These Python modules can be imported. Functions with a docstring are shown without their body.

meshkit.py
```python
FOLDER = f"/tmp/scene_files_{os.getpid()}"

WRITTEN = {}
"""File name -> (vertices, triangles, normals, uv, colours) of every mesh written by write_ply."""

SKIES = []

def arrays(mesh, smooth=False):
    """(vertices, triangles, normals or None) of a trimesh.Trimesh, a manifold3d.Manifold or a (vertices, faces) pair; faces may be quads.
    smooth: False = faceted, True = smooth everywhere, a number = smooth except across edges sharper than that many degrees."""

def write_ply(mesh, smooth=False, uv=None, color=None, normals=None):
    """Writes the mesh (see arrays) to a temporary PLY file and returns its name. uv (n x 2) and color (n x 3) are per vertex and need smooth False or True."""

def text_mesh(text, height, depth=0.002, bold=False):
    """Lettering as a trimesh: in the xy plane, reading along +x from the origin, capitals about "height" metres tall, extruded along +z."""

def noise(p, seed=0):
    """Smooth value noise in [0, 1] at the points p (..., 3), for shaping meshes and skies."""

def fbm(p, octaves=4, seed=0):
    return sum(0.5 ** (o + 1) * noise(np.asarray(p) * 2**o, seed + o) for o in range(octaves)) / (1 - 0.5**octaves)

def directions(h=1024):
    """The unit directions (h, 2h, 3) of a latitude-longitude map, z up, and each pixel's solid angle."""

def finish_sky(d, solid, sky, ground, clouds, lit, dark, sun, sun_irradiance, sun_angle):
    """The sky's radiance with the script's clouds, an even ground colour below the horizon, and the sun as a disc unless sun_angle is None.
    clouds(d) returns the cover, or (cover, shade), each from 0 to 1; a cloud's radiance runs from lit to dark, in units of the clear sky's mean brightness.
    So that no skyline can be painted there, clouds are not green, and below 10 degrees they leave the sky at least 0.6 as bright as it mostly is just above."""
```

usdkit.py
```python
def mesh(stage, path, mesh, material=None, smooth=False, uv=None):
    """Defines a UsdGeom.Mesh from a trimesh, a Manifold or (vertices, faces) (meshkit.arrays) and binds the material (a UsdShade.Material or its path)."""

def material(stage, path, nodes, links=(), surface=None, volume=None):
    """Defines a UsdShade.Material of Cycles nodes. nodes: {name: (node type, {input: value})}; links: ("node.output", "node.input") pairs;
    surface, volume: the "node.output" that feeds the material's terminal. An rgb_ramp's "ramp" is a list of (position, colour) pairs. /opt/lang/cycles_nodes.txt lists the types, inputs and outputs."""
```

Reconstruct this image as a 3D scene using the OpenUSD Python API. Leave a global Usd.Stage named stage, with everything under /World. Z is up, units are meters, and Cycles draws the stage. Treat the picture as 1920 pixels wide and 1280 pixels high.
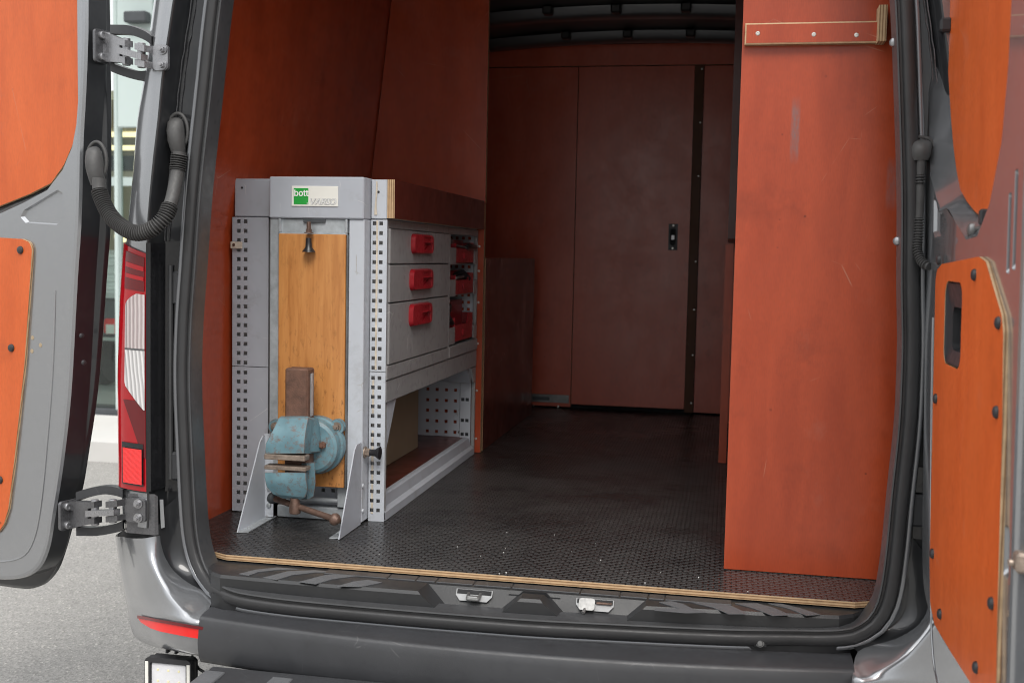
import math, random
import numpy as np
import trimesh, shapely, usdkit, meshkit
import manifold3d as m3
from shapely.geometry import Polygon, box as sbox, Point
from shapely import affinity
from pxr import Usd, UsdGeom, UsdLux, UsdShade, Gf, Sdf

random.seed(7)
rng = np.random.default_rng(7)
stage = Usd.Stage.CreateInMemory()
UsdGeom.SetStageUpAxis(stage, 'Z')
UsdGeom.SetStageMetersPerUnit(stage, 1.0)
UsdGeom.Xform.Define(stage, '/World')
UsdGeom.Scope.Define(stage, '/World/Looks')

# ------------------------------------------------------------------ camera, sky, sun, exposure
EYE = np.array([.4228, -2.3718, 1.4014])
YAW, PITCH, ROLL, FOCAL = .1912, .0762, .0201, 2097.4      # focal length in pixels of a 1920 wide picture
EXPOSURE = 0.95
FSTOP, FOCUS = 5.6, 2.75
SKY_STRENGTH, SUN_INTENSITY, SUN_ANGLE = .15, .30, 25.0
SUN_DIR = np.array([.25, -1.0, 1.25]); SUN_DIR /= np.linalg.norm(SUN_DIR)
fw = np.array([-math.sin(YAW) * math.cos(PITCH), math.cos(YAW) * math.cos(PITCH), -math.sin(PITCH)])
rt = np.array([math.cos(YAW), math.sin(YAW), 0.0])
up = np.cross(rt, fw)
_c, _s = math.cos(ROLL), math.sin(ROLL)
rt, up = _c * rt + _s * up, -_s * rt + _c * up
cam = UsdGeom.Camera.Define(stage, '/World/camera')
cam.AddTransformOp().Set(Gf.Matrix4d(*[float(x) for r in ((*rt, 0), (*up, 0), (*(-fw), 0), (*EYE, 1)) for x in r]))
cam.CreateHorizontalApertureAttr(36.0)
cam.CreateVerticalApertureAttr(36.0 * 682 / 1024)
cam.CreateFocalLengthAttr(36.0 * FOCAL / 1920)
cam.CreateFStopAttr(FSTOP)
cam.CreateFocusDistanceAttr(FOCUS)
cam.CreateExposureAttr(EXPOSURE)
cam.CreateClippingRangeAttr((0.05, 2000.0))
elev, rot = math.asin(SUN_DIR[2]), math.atan2(SUN_DIR[0], SUN_DIR[1])
sky = UsdLux.DomeLight.Define(stage, '/World/sky')
sky.GetPrim().SetCustomDataByKey('kind', 'structure')
skymat = usdkit.material(stage, '/World/Looks/sky_look', {
    'tc': ('texture_coordinate', {}),
    'sky': ('sky_texture', {'sky_type': 'single_scattering', 'sun_disc': False, 'sun_elevation': elev, 'sun_rotation': rot}),
    'n': ('noise_texture', {'scale': 3.0, 'detail': 5.0, 'roughness': .55}),
    'r': ('rgb_ramp', {'ramp': [(.0, (.80, .80, .80)), (.55, (.92, .92, .92)), (1.0, (1, 1, 1))]}),
    'cn': ('noise_texture', {'scale': 2.2, 'detail': 4.0, 'roughness': .5}),
    'cr': ('rgb_ramp', {'ramp': [(.3, (5.6, 5.65, 5.7)), (.7, (8.3, 8.25, 8.2))]}),
    'mx': ('mix_color', {}), 'sx': ('separate_xyz', {}), 'cie': ('map_range', {'from_min': 0.0, 'from_max': 1.0, 'to_min': .36, 'to_max': 1.30, 'clamp': True}), 'gm': ('mix_color', {'blend_type': 'multiply', 'fac': 1.0, 'use_clamp': False}), 'bg': ('background_shader', {'strength': SKY_STRENGTH})},
    [('tc.generated', 'n.vector'), ('n.fac', 'r.fac'), ('tc.generated', 'cn.vector'), ('cn.fac', 'cr.fac'),
     ('r.color', 'mx.fac'), ('sky.color', 'mx.a'), ('cr.color', 'mx.b'), ('tc.generated', 'sx.vector'), ('sx.z', 'cie.value'), ('mx.result', 'gm.a'), ('cie.result', 'gm.b'), ('gm.result', 'bg.color')], surface='bg.background')
UsdShade.MaterialBindingAPI.Apply(sky.GetPrim()).Bind(skymat)
sun = UsdLux.DistantLight.Define(stage, '/World/sun')
sun.CreateIntensityAttr(SUN_INTENSITY)
sun.CreateNormalizeAttr(True)
sun.CreateAngleAttr(SUN_ANGLE)
sun.CreateColorAttr(Gf.Vec3f(1.0, .96, .9))
_z = SUN_DIR; _x = np.cross([0, 0, 1.0], _z); _x /= np.linalg.norm(_x); _y = np.cross(_z, _x)
sun.AddTransformOp().Set(Gf.Matrix4d(*[float(x) for r in ((*_x, 0), (*_y, 0), (*_z, 0), (0, 0, 0, 1)) for x in r]))


def at(u, v, x=None, y=None, z=None):
    """The point of the real plane x, y or z = constant that was measured at (u, v) in the photograph."""
    d = fw + rt * (u - 960) / FOCAL - up * (v - 640) / FOCAL
    t = (x - EYE[0]) / d[0] if x is not None else (y - EYE[1]) / d[1] if y is not None else (z - EYE[2]) / d[2]
    return EYE + t * d


# ------------------------------------------------------------------ scene helpers
USED = {}


def numbered(path):
    n = USED.get(path, -1) + 1
    USED[path] = n
    return path if n == 0 else '%s_%03d' % (path, n)


LOC = {}


def thing(name, label, cat, loc=(0, 0, 0), group=None, kind=None):
    path = numbered('/World/' + name)
    x = UsdGeom.Xform.Define(stage, path)
    x.AddTranslateOp().Set(Gf.Vec3d(*map(float, loc)))
    LOC[path] = np.array(loc, float)
    p = x.GetPrim()
    for k, v in (('label', label), ('category', cat), ('group', group), ('kind', kind)):
        if v:
            p.SetCustomDataByKey(k, v)
    return path


def tm(mesh):
    if isinstance(mesh, m3.Manifold):
        a = mesh.to_mesh()
        return trimesh.Trimesh(a.vert_properties[:, :3], a.tri_verts, process=False)
    if isinstance(mesh, (list, tuple)):
        return trimesh.util.concatenate([tm(q) for q in mesh])
    return mesh


def obj(name, mesh, material, parent, smooth=30, label=None):
    mesh = tm(mesh)
    root = '/'.join(parent.split('/')[:3])
    path = numbered(parent + '/' + name)
    mesh = trimesh.Trimesh(np.asarray(mesh.vertices) - LOC.get(root, 0), mesh.faces, process=False)
    m = usdkit.mesh(stage, path, mesh, M[material], smooth=smooth)
    if label:
        m.GetPrim().SetCustomDataByKey('label', label)
    return path


def struct(name, mesh, material, smooth=False, kind='structure', label=None, cat=None):
    path = numbered('/World/' + name)
    m = usdkit.mesh(stage, path, tm(mesh), M[material], smooth=smooth)
    m.GetPrim().SetCustomDataByKey('kind', kind)
    if label:
        m.GetPrim().SetCustomDataByKey('label', label)
    if cat:
        m.GetPrim().SetCustomDataByKey('category', cat)
    return path


# ------------------------------------------------------------------ mesh helpers
def hull(pts):
    return m3.Manifold.hull_points(np.asarray(pts, float))


def cbox(x0, x1, y0, y1, z0, z1, c=.0015):
    """A box with chamfered edges."""
    c = min(c, .4 * abs(x1 - x0), .4 * abs(y1 - y0), .4 * abs(z1 - z0))
    pts = []
    for X, sx in ((x0, 1), (x1, -1)):
        for Y, sy in ((y0, 1), (y1, -1)):
            for Z, sz in ((z0, 1), (z1, -1)):
                pts += [(X, Y + sy * c, Z + sz * c), (X + sx * c, Y, Z + sz * c), (X + sx * c, Y + sy * c, Z)]
    return hull(pts)


def bx(x0, x1, y0, y1, z0, z1):
    return m3.Manifold.cube((x1 - x0, y1 - y0, z1 - z0)).translate((x0, y0, z0))


def frame(O, U, V, N):
    T = np.eye(4)
    T[:3, 0], T[:3, 1], T[:3, 2], T[:3, 3] = U, V, N, O
    return T


def plate(poly, O, U, V, th):
    """Extrudes a polygon of the U, V plane through O by th along U x V. Returns (faces, edges) as two meshes."""
    polys = getattr(poly, 'geoms', [poly])
    U, V = np.array(U, float), np.array(V, float)
    ms = [trimesh.creation.extrude_polygon(g, abs(th), engine='earcut') for g in polys]
    mesh = trimesh.util.concatenate(ms)
    if th < 0:
        mesh.apply_translation((0, 0, th))
    side = np.abs(mesh.face_normals[:, 2]) < .5
    N = np.cross(U, V)
    mesh.apply_transform(frame(O, U, V, N))
    if np.linalg.det(np.array([U, V, N])) < 0:
        mesh.invert()
    a = mesh.submesh([np.nonzero(~side)[0]], append=True, repair=False)
    b = mesh.submesh([np.nonzero(side)[0]], append=True, repair=False)
    return a, b


def solid(poly, O, U, V, th):
    return trimesh.util.concatenate(plate(poly, O, U, V, th))


def rrect(w, h, r, cx=0, cy=0, n=4):
    return sbox(cx - w / 2 + r, cy - h / 2 + r, cx + w / 2 - r, cy + h / 2 - r).buffer(r, quad_segs=n)


def grid(P, close_u=False, flip=False):
    """A mesh through a grid of points P[n][m]."""
    P = np.asarray(P, float)
    n, m = P.shape[:2]
    f = []
    for i in range(n if close_u else n - 1):
        for j in range(m - 1):
            a, b = i * m + j, ((i + 1) % n) * m + j
            f += [(a, b, b + 1), (a, b + 1, a + 1)]
    f = np.array(f)
    if flip:
        f = f[:, ::-1]
    return trimesh.Trimesh(P.reshape(-1, 3), f, process=False)


def spline(P, n):
    from scipy.interpolate import PchipInterpolator
    P = np.asarray(P, float)
    t = np.r_[0, np.cumsum(np.linalg.norm(np.diff(P, axis=0), axis=1))]
    return PchipInterpolator(t, P)(np.linspace(0, t[-1], n))


def densify(P, k=3):
    """Refines a loft grid in both directions with monotone splines."""
    from scipy.interpolate import PchipInterpolator
    P = np.asarray(P, float)
    n, m = P.shape[:2]
    P = PchipInterpolator(np.arange(n), P, axis=0)(np.linspace(0, n - 1, (n - 1) * k + 1))
    return PchipInterpolator(np.arange(m), P, axis=1)(np.linspace(0, m - 1, (m - 1) * k + 1))


def tube(path, r, sides=10, caps=True):
    path = np.asarray(path, float)
    n = len(path)
    r = np.broadcast_to(r, n)
    T = np.gradient(path, axis=0)
    T /= np.linalg.norm(T, axis=1, keepdims=True)
    a = np.array([0, 0, 1.0]) if abs(T[0][2]) < .9 else np.array([1.0, 0, 0])
    N = np.cross(T[0], a); N /= np.linalg.norm(N)
    rings = []
    for i in range(n):
        N = N - T[i] * (N @ T[i]); N /= np.linalg.norm(N)
        B = np.cross(T[i], N)
        w = np.linspace(0, 2 * math.pi, sides, endpoint=False)
        rings.append(path[i] + r[i] * (np.cos(w)[:, None] * N + np.sin(w)[:, None] * B))
    V = np.concatenate(rings)
    f = []
    for i in range(n - 1):
        for j in range(sides):
            a_, b_ = i * sides + j, i * sides + (j + 1) % sides
            f += [(a_, b_, b_ + sides), (a_, b_ + sides, a_ + sides)]
    if caps:
        V = np.vstack([V, path[0], path[-1]])
        k = len(V)
        for j in range(sides):
            f += [(k - 2, (j + 1) % sides, j), (k - 1, (n - 1) * sides + j, (n - 1) * sides + (j + 1) % sides)]
    return trimesh.Trimesh(V, np.array(f), process=False)


def align(axis):
    return trimesh.geometry.align_vectors([0, 0, 1], np.asarray(axis, float) / np.linalg.norm(axis))


def lathe(profile, O, axis, sides=20):
    """Revolves (radius, height) pairs round an axis from O."""
    m = trimesh.creation.revolve(np.asarray(profile, float), sections=sides)
    m.apply_transform(align(axis))
    m.apply_translation(O)
    return m


def cyl(a, b, r, sides=16):
    a, b = np.array(a, float), np.array(b, float)
    h = np.linalg.norm(b - a)
    return lathe([(0, 0), (r * .9, 0), (r, r * .1), (r, h - r * .1), (r * .9, h), (0, h)], a, b - a, sides)


def hexbolt(O, axis, r=.008, washer=True):
    axis = np.asarray(axis, float) / np.linalg.norm(axis)
    h = trimesh.creation.cylinder(r, r * 1.1, sections=6)
    h.apply_translation((0, 0, r * .75))
    h.apply_transform(align(axis)); h.apply_translation(O)
    out = [h, lathe([(0, r * 1.25), (r * .5, r * 1.25), (r * .55, r * 1.9), (0, r * 1.95)], O, axis, 10)]
    if washer:
        out.append(lathe([(0, 0), (r * 1.5, 0), (r * 1.45, r * .25), (0, r * .25)], O, axis, 14))
    return trimesh.util.concatenate(out)


def pan_screw(O, axis, r=.004):
    return lathe([(r, -.001), (r, .0004), (r * .8, .0012), (r * .38, .0014), (r * .3, .0005), (0, .0004)], O, axis, 12)


def button(O, axis, r=.007, h=.004):
    return lathe([(r, -.001), (r, h * .3), (r * .85, h * .75), (r * .5, h), (0, h * 1.05)], O, axis, 14)


def mirror(mesh):
    m = tm(mesh).copy()
    m.apply_transform(np.diag([-1.0, 1, 1, 1]))
    if m.volume is not None:
        pass
    return trimesh.Trimesh(m.vertices, m.faces, process=False)


# ------------------------------------------------------------------ materials
M = {}


def mat(name, nodes, links=(), surface='p.BSDF'):
    M[name] = usdkit.material(stage, '/World/Looks/' + name, nodes, links, surface=surface)


def simple(name, color, rough=.5, metal=0.0, noise=.12, scale=14, bump=0.0, bscale=300, dark=None, coat=0.0, spec=.5, stretch=(1, 1, 1), scratch=None):
    """One colour with uneven tone, uneven gloss and, where asked, a fine grain."""
    c = np.array(color, float)
    lo = np.array(dark, float) if dark is not None else c * (1 - noise)
    nodes = {'g': ('geometry', {}), 'mp': ('mapping', {'scale': stretch}),
             'n': ('noise_texture', {'scale': scale, 'detail': 5.0, 'roughness': .6}),
             'r': ('rgb_ramp', {'ramp': [(.3, tuple(lo)), (.65, tuple(c)), (.9, tuple(np.minimum(c * (1 + noise * .6), 1)))]}),
             'n2': ('noise_texture', {'scale': scale * 4.7, 'detail': 3.0}),
             'mr': ('map_range', {'from_min': .3, 'from_max': .7, 'to_min': max(rough - .07, .02), 'to_max': min(rough + .09, 1)}),
             'p': ('principled_bsdf', {'metallic': metal, 'coat_weight': coat, 'coat_roughness': .06, 'specular_ior_level': spec})}
    links = [('g.position', 'mp.vector'), ('mp.vector', 'n.vector'), ('n.fac', 'r.fac'), ('r.color', 'p.base_color'),
             ('g.position', 'n2.vector'), ('n2.fac', 'mr.value'), ('mr.result', 'p.roughness')]
    if scratch is not None:
        nodes.update({'xv': ('voronoi_texture', {'feature': 'distance_to_edge', 'scale': 11.0}), 'xr': ('map_range', {'from_min': .012, 'from_max': .004, 'to_min': 0.0, 'to_max': 1.0, 'clamp': True}),
                      'xn': ('noise_texture', {'scale': 17.0, 'detail': 3.0}), 'xnr': ('map_range', {'from_min': .58, 'from_max': .66, 'to_min': 0.0, 'to_max': .7, 'clamp': True}), 'xm': ('math', {'math_type': 'multiply'}),
                      'dn': ('noise_texture', {'scale': 9.0, 'detail': 7.0, 'roughness': .72}), 'dr': ('map_range', {'from_min': .55, 'from_max': .78, 'to_min': 0.0, 'to_max': .5, 'clamp': True}),
                      'md': ('mix_color', {'b': tuple(c * np.array([.52, .47, .42]))}), 'ms': ('mix_color', {'b': scratch})})
        links = [q for q in links if q[1] != 'p.base_color'] + [('g.position', 'xv.vector'), ('xv.distance', 'xr.value'), ('g.position', 'xn.vector'), ('xn.fac', 'xnr.value'), ('xr.result', 'xm.value1'), ('xnr.result', 'xm.value2'),
                 ('g.position', 'dn.vector'), ('dn.fac', 'dr.value'), ('r.color', 'md.a'), ('dr.result', 'md.fac'), ('md.result', 'ms.a'), ('xm.value', 'ms.fac'), ('ms.result', 'p.base_color')]
    if bump:
        nodes['nb'] = ('noise_texture', {'scale': bscale, 'detail': 2.0})
        nodes['b'] = ('bump', {'strength': bump, 'distance': .001})
        links += [('g.position', 'nb.vector'), ('nb.fac', 'b.height'), ('b.normal', 'p.normal')]
    mat(name, nodes, links)


def film(name, a, b, rough=.3, stretch=(9, 9, 1.6), spec=.5, scuffs=()):
    """Red-brown phenolic film on plywood: long soft grain, fine mesh print, faint scuffs and specks."""
    a, b = np.array(a), np.array(b)
    nodes = {
        'g': ('geometry', {}), 'mp': ('mapping', {'scale': stretch}),
        'n': ('noise_texture', {'scale': 1.6, 'detail': 6.0, 'roughness': .62, 'distortion': .4}),
        'r': ('rgb_ramp', {'ramp': [(.25, tuple(b)), (.5, tuple((a + b) / 2)), (.75, tuple(a))]}),
        'mp2': ('mapping', {'scale': (90, 90, 12)}),
        'n2': ('noise_texture', {'scale': 5.0, 'detail': 3.0, 'roughness': .7}),
        'r2': ('rgb_ramp', {'ramp': [(.28, (.80, .80, .80)), (.60, (1, 1, 1))]}),
        'm1': ('mix_color', {'blend_type': 'multiply', 'fac': .8}),
        'v': ('voronoi_texture', {'scale': 16.0, 'randomness': 1.0}),
        'vr': ('rgb_ramp', {'ramp': [(.0, (1, 1, 1)), (.035, (1, 1, 1)), (.06, (0, 0, 0))]}),
        'vn': ('noise_texture', {'scale': 9.0, 'detail': 2.0}),
        'vr2': ('rgb_ramp', {'ramp': [(.48, (0, 0, 0)), (.62, (.75, .75, .75))]}),
        'vm': ('math', {'math_type': 'multiply'}),
        'bw': ('rgb_to_bw', {}), 'bw2': ('rgb_to_bw', {}),
        'm2': ('mix_color', {'blend_type': 'mix', 'b': tuple(b * .35)}),
        'sm': ('mapping', {'scale': (3.1, 3.1, 2.3), 'rotation': (.3, .5, .2)}),
        'sn': ('noise_texture', {'scale': 2.3, 'detail': 7.0, 'roughness': .75}),
        'sr': ('rgb_ramp', {'ramp': [(.60, (0, 0, 0)), (.80, (.28, .28, .28))]}),
        'sbw': ('rgb_to_bw', {}),
        'm3': ('mix_color', {'b': (.30, .16, .12)}),
        'dn': ('noise_texture', {'scale': 5.5, 'detail': 6.0, 'roughness': .7}), 'dr': ('map_range', {'from_min': .56, 'from_max': .76, 'to_min': 0.0, 'to_max': .42, 'clamp': True}), 'm5': ('mix_color', {'b': tuple(b * .42)}),
        'xv': ('voronoi_texture', {'feature': 'distance_to_edge', 'scale': 4.2}), 'xr': ('map_range', {'from_min': .0045, 'from_max': .0015, 'to_min': 0.0, 'to_max': 1.0, 'clamp': True}),
        'xn': ('noise_texture', {'scale': 7.5, 'detail': 2.0}), 'xnr': ('map_range', {'from_min': .60, 'from_max': .66, 'to_min': 0.0, 'to_max': .45, 'clamp': True}),
        'xm': ('math', {'math_type': 'multiply'}), 'm4': ('mix_color', {'b': (.42, .20, .13)}),
        'rn': ('noise_texture', {'scale': 6.0, 'detail': 5.0, 'roughness': .7}),
        'mr': ('map_range', {'from_min': .3, 'from_max': .7, 'to_min': rough - .06, 'to_max': rough + .1}),
        'b': ('bump', {'strength': .12, 'distance': .0006}),
        'p': ('principled_bsdf', {'specular_ior_level': spec})}
    links = [('g.position', 'mp.vector'), ('mp.vector', 'n.vector'), ('n.fac', 'r.fac'), ('g.position', 'mp2.vector'), ('mp2.vector', 'n2.vector'),
         ('n2.fac', 'r2.fac'), ('r.color', 'm1.a'), ('r2.color', 'm1.b'), ('g.position', 'v.vector'), ('v.distance', 'vr.fac'),
         ('g.position', 'vn.vector'), ('vn.fac', 'vr2.fac'), ('vr.color', 'bw.color'), ('vr2.color', 'bw2.color'), ('bw.val', 'vm.value1'), ('bw2.val', 'vm.value2'),
         ('vm.value', 'm2.fac'), ('m1.result', 'm2.a'), ('g.position', 'sm.vector'), ('sm.vector', 'sn.vector'), ('sn.fac', 'sr.fac'), ('sr.color', 'sbw.color'),
         ('sbw.val', 'm3.fac'), ('m2.result', 'm3.a'), ('m3.result', 'm5.a'), ('g.position', 'dn.vector'), ('dn.fac', 'dr.value'), ('dr.result', 'm5.fac'),
         ('g.position', 'xv.vector'), ('xv.distance', 'xr.value'), ('g.position', 'xn.vector'), ('xn.fac', 'xnr.value'), ('xr.result', 'xm.value1'), ('xnr.result', 'xm.value2'), ('xm.value', 'm4.fac'), ('m5.result', 'm4.a'),
         ('m4.result', 'p.base_color'), ('g.position', 'rn.vector'), ('rn.fac', 'mr.value'), ('mr.result', 'p.roughness'),
         ('n2.fac', 'b.height'), ('b.normal', 'p.normal')]
    if scuffs:                             # rubbed grey residue, each patch x, half width, z range
        nodes.update({'sp': ('separate_xyz', {}), 'km': ('mapping', {'scale': (1.6, 1.0, .45)}), 'k': ('noise_texture', {'scale': 85.0, 'detail': 8.0, 'roughness': .8}), 'kr': ('map_range', {'from_min': .30, 'from_max': .72, 'to_min': 0.0, 'to_max': .75, 'clamp': True})})
        links += [('g.position', 'sp.vector'), ('g.position', 'km.vector'), ('km.vector', 'k.vector'), ('k.fac', 'kr.value')]
        last = 'm4.result'
        for i, (x, hw, z, hz, amt) in enumerate(scuffs):
            for ax, c, h in (('x', x, hw), ('z', z, hz)):
                nodes.update({f's{ax}{i}': ('math', {'math_type': 'subtract', 'value2': c}), f'a{ax}{i}': ('math', {'math_type': 'absolute'}), f'r{ax}{i}': ('map_range', {'from_min': h, 'from_max': h * .55, 'to_min': 0.0, 'to_max': 1.0, 'clamp': True})})
                links += [(f'sp.{ax}', f's{ax}{i}.value1'), (f's{ax}{i}.value', f'a{ax}{i}.value1'), (f'a{ax}{i}.value', f'r{ax}{i}.value')]
            nodes.update({f'mm{i}': ('math', {'math_type': 'multiply'}), f'mk{i}': ('math', {'math_type': 'multiply'}), f'ma{i}': ('math', {'math_type': 'multiply', 'value2': amt}), f'mc{i}': ('mix_color', {'b': (.155, .125, .125)})})
            links += [(f'rx{i}.result', f'mm{i}.value1'), (f'rz{i}.result', f'mm{i}.value2'), (f'mm{i}.value', f'mk{i}.value1'), ('kr.result', f'mk{i}.value2'), (f'mk{i}.value', f'ma{i}.value1'), (f'ma{i}.value', f'mc{i}.fac'), (last, f'mc{i}.a')]
            last = f'mc{i}.result'
        links = [(a, b) for a, b in links if (a, b) != ('m4.result', 'p.base_color')] + [(last, 'p.base_color')]
    mat(name, nodes, links)


def ply_edge(name, direction, period=.0060):
    mat(name, {
        'g': ('geometry', {}), 'w': ('wave_texture', {'bands_direction': direction, 'scale': 2 * math.pi / period / 20, 'distortion': .06, 'detail': 1.0, 'detail_scale': 1.0}),
        'r': ('rgb_ramp', {'ramp': [(.12, (.22, .12, .055)), (.4, (.41, .265, .14)), (.8, (.50, .345, .20))]}),
        'n': ('noise_texture', {'scale': 60.0, 'detail': 4.0}), 'r2': ('rgb_ramp', {'ramp': [(.3, (.72, .72, .72)), (.6, (1, 1, 1))]}),
        'm': ('mix_color', {'blend_type': 'multiply', 'fac': .8}), 'p': ('principled_bsdf', {'roughness': .75})},
        [('g.position', 'w.vector'), ('w.fac', 'r.fac'), ('g.position', 'n.vector'), ('n.fac', 'r2.fac'), ('r.color', 'm.a'), ('r2.color', 'm.b'), ('m.result', 'p.base_color')])


_s = [at(1491, 245, y=.178), at(1672, 345, y=.178)]
film('film_scuffed', (.41, .064, .020), (.29, .039, .011), rough=.28, spec=.5, scuffs=[(_s[0][0], .011, _s[0][2], .075, 1.3), (_s[1][0], .013, _s[1][2], .06, .9)])
film('film_red', (.41, .064, .020), (.29, .039, .011), rough=.28, spec=.5)
film('film_orange', (.55, .108, .022), (.43, .074, .013), rough=.30, spec=.45)
film('film_lifted', (.58, .115, .060), (.46, .085, .044), rough=.30, spec=.55)  # same film as the red boards, base raised for scant light inside
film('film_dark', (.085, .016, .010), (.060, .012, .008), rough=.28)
film('strip_wood', (.12, .045, .018), (.085, .030, .012), rough=.5, spec=.25)
for ax in 'xyz':
    ply_edge('ply_edge_' + ax, ax)


def paint(name, color, metal, rough, coat=1.0, dust=.5):
    c = np.array(color)
    mat(name, {
        'g': ('geometry', {}),
        'fl': ('voronoi_texture', {'scale': 2600.0}), 'fr': ('rgb_ramp', {'ramp': [(.0, tuple(c * .86)), (1, tuple(c * 1.12))]}),
        'bwf': ('rgb_to_bw', {}),
        'd': ('noise_texture', {'scale': 7.0, 'detail': 8.0, 'roughness': .72}), 'dr': ('rgb_ramp', {'ramp': [(.45, (0, 0, 0)), (.8, (dust, dust, dust))]}), 'dbw': ('rgb_to_bw', {}),
        'v': ('voronoi_texture', {'scale': 70.0}), 'vr': ('rgb_ramp', {'ramp': [(.0, (1, 1, 1)), (.05, (1, 1, 1)), (.08, (0, 0, 0))]}), 'vbw': ('rgb_to_bw', {}),
        'vm': ('math', {'math_type': 'multiply'}), 'mx': ('math', {'math_type': 'maximum'}),
        'm': ('mix_color', {'b': (.30, .29, .27)}),
        'mr': ('map_range', {'to_min': rough, 'to_max': min(rough + .3, 1)}), 'cr': ('map_range', {'to_min': .03, 'to_max': .35}),
        'p': ('principled_bsdf', {'metallic': metal, 'coat_weight': coat})},
        [('g.position', 'fl.vector'), ('fl.color', 'bwf.color'), ('bwf.val', 'fr.fac'), ('g.position', 'd.vector'), ('d.fac', 'dr.fac'), ('dr.color', 'dbw.color'),
         ('g.position', 'v.vector'), ('v.distance', 'vr.fac'), ('vr.color', 'vbw.color'), ('vbw.val', 'vm.value1'), ('dbw.val', 'vm.value2'), ('dbw.val', 'mx.value1'), ('vm.value', 'mx.value2'),
         ('mx.value', 'm.fac'), ('fr.color', 'm.a'), ('m.result', 'p.base_color'), ('mx.value', 'mr.value'), ('mr.result', 'p.roughness'), ('mx.value', 'cr.value'), ('cr.result', 'p.coat_roughness')])


paint('paint_grey', (.30, .308, .32), .82, .24, dust=.07)
paint('paint_grey_shaded', (.018, .019, .021), .4, .36, coat=.6, dust=.07)  # body grey with the shade of jambs and door edges put in
paint('flange_paint', (.15, .155, .165), .6, .3, dust=.1)
paint('paint_roof', (.10, .105, .11), .4, .4, coat=.3, dust=.1)
simple('plastic_black', (.016, .0165, .0175), .36, noise=.25, scale=5, bump=.25, bscale=900)
simple('plastic_grey', (.034, .035, .038), .40, noise=.25, scale=6, bump=.3, bscale=1200, scratch=(.075, .075, .077))
simple('plastic_stripe', (.10, .104, .11), .55, noise=.12, scale=20, bump=.3, bscale=1500)
simple('gloss_black', (.010, .010, .011), .12, noise=.3)
simple('rubber', (.024, .024, .025), .50, noise=.35, scale=9, bump=.15)
simple('rubber_light', (.045, .046, .048), .36, noise=.3, scale=9)
simple('rubber_boot', (.058, .057, .056), .55, noise=.35, scale=30)
simple('dark_void', (.012, .012, .013), .8)
simple('hinge_metal', (.15, .15, .156), .32, metal=.8, noise=.2, scale=30, bump=.1)
simple('hinge_light', (.33, .33, .34), .30, metal=.85, noise=.12, scale=30)
simple('zinc', (.24, .24, .236), .42, metal=.75, noise=.35, scale=30)
simple('galvanised', (.44, .47, .49), .42, metal=.35, noise=.3, scale=40)
simple('screw_metal', (.62, .60, .56), .35, metal=.8)
simple('bench_paint', (.385, .405, .445), .42, noise=.07, scale=6, scratch=(.55, .55, .55))
simple('bench_trim', (.455, .48, .52), .40, noise=.08, scale=7, scratch=(.30, .27, .24))
simple('bench_paint_shaded', (.275, .272, .270), .34, noise=.14, scale=9, scratch=(.50, .50, .49))  # bench grey darkened in the colour for its less lit drawer side
simple('sealant', (.60, .53, .43), .8, noise=.35, scale=40)
simple('red_plastic', (.30, .012, .019), .33, noise=.2, scale=20)
simple('red_plastic_dark', (.22, .012, .016), .38, noise=.2, scale=20)
simple('mdf', (.33, .255, .165), .8, noise=.1, scale=5)
simple('label_white', (.72, .71, .66), .4, noise=.05)
simple('label_green', (.02, .30, .045), .4, noise=.05)
simple('print_white', (.8, .8, .78), .4, noise=.03)
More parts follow.
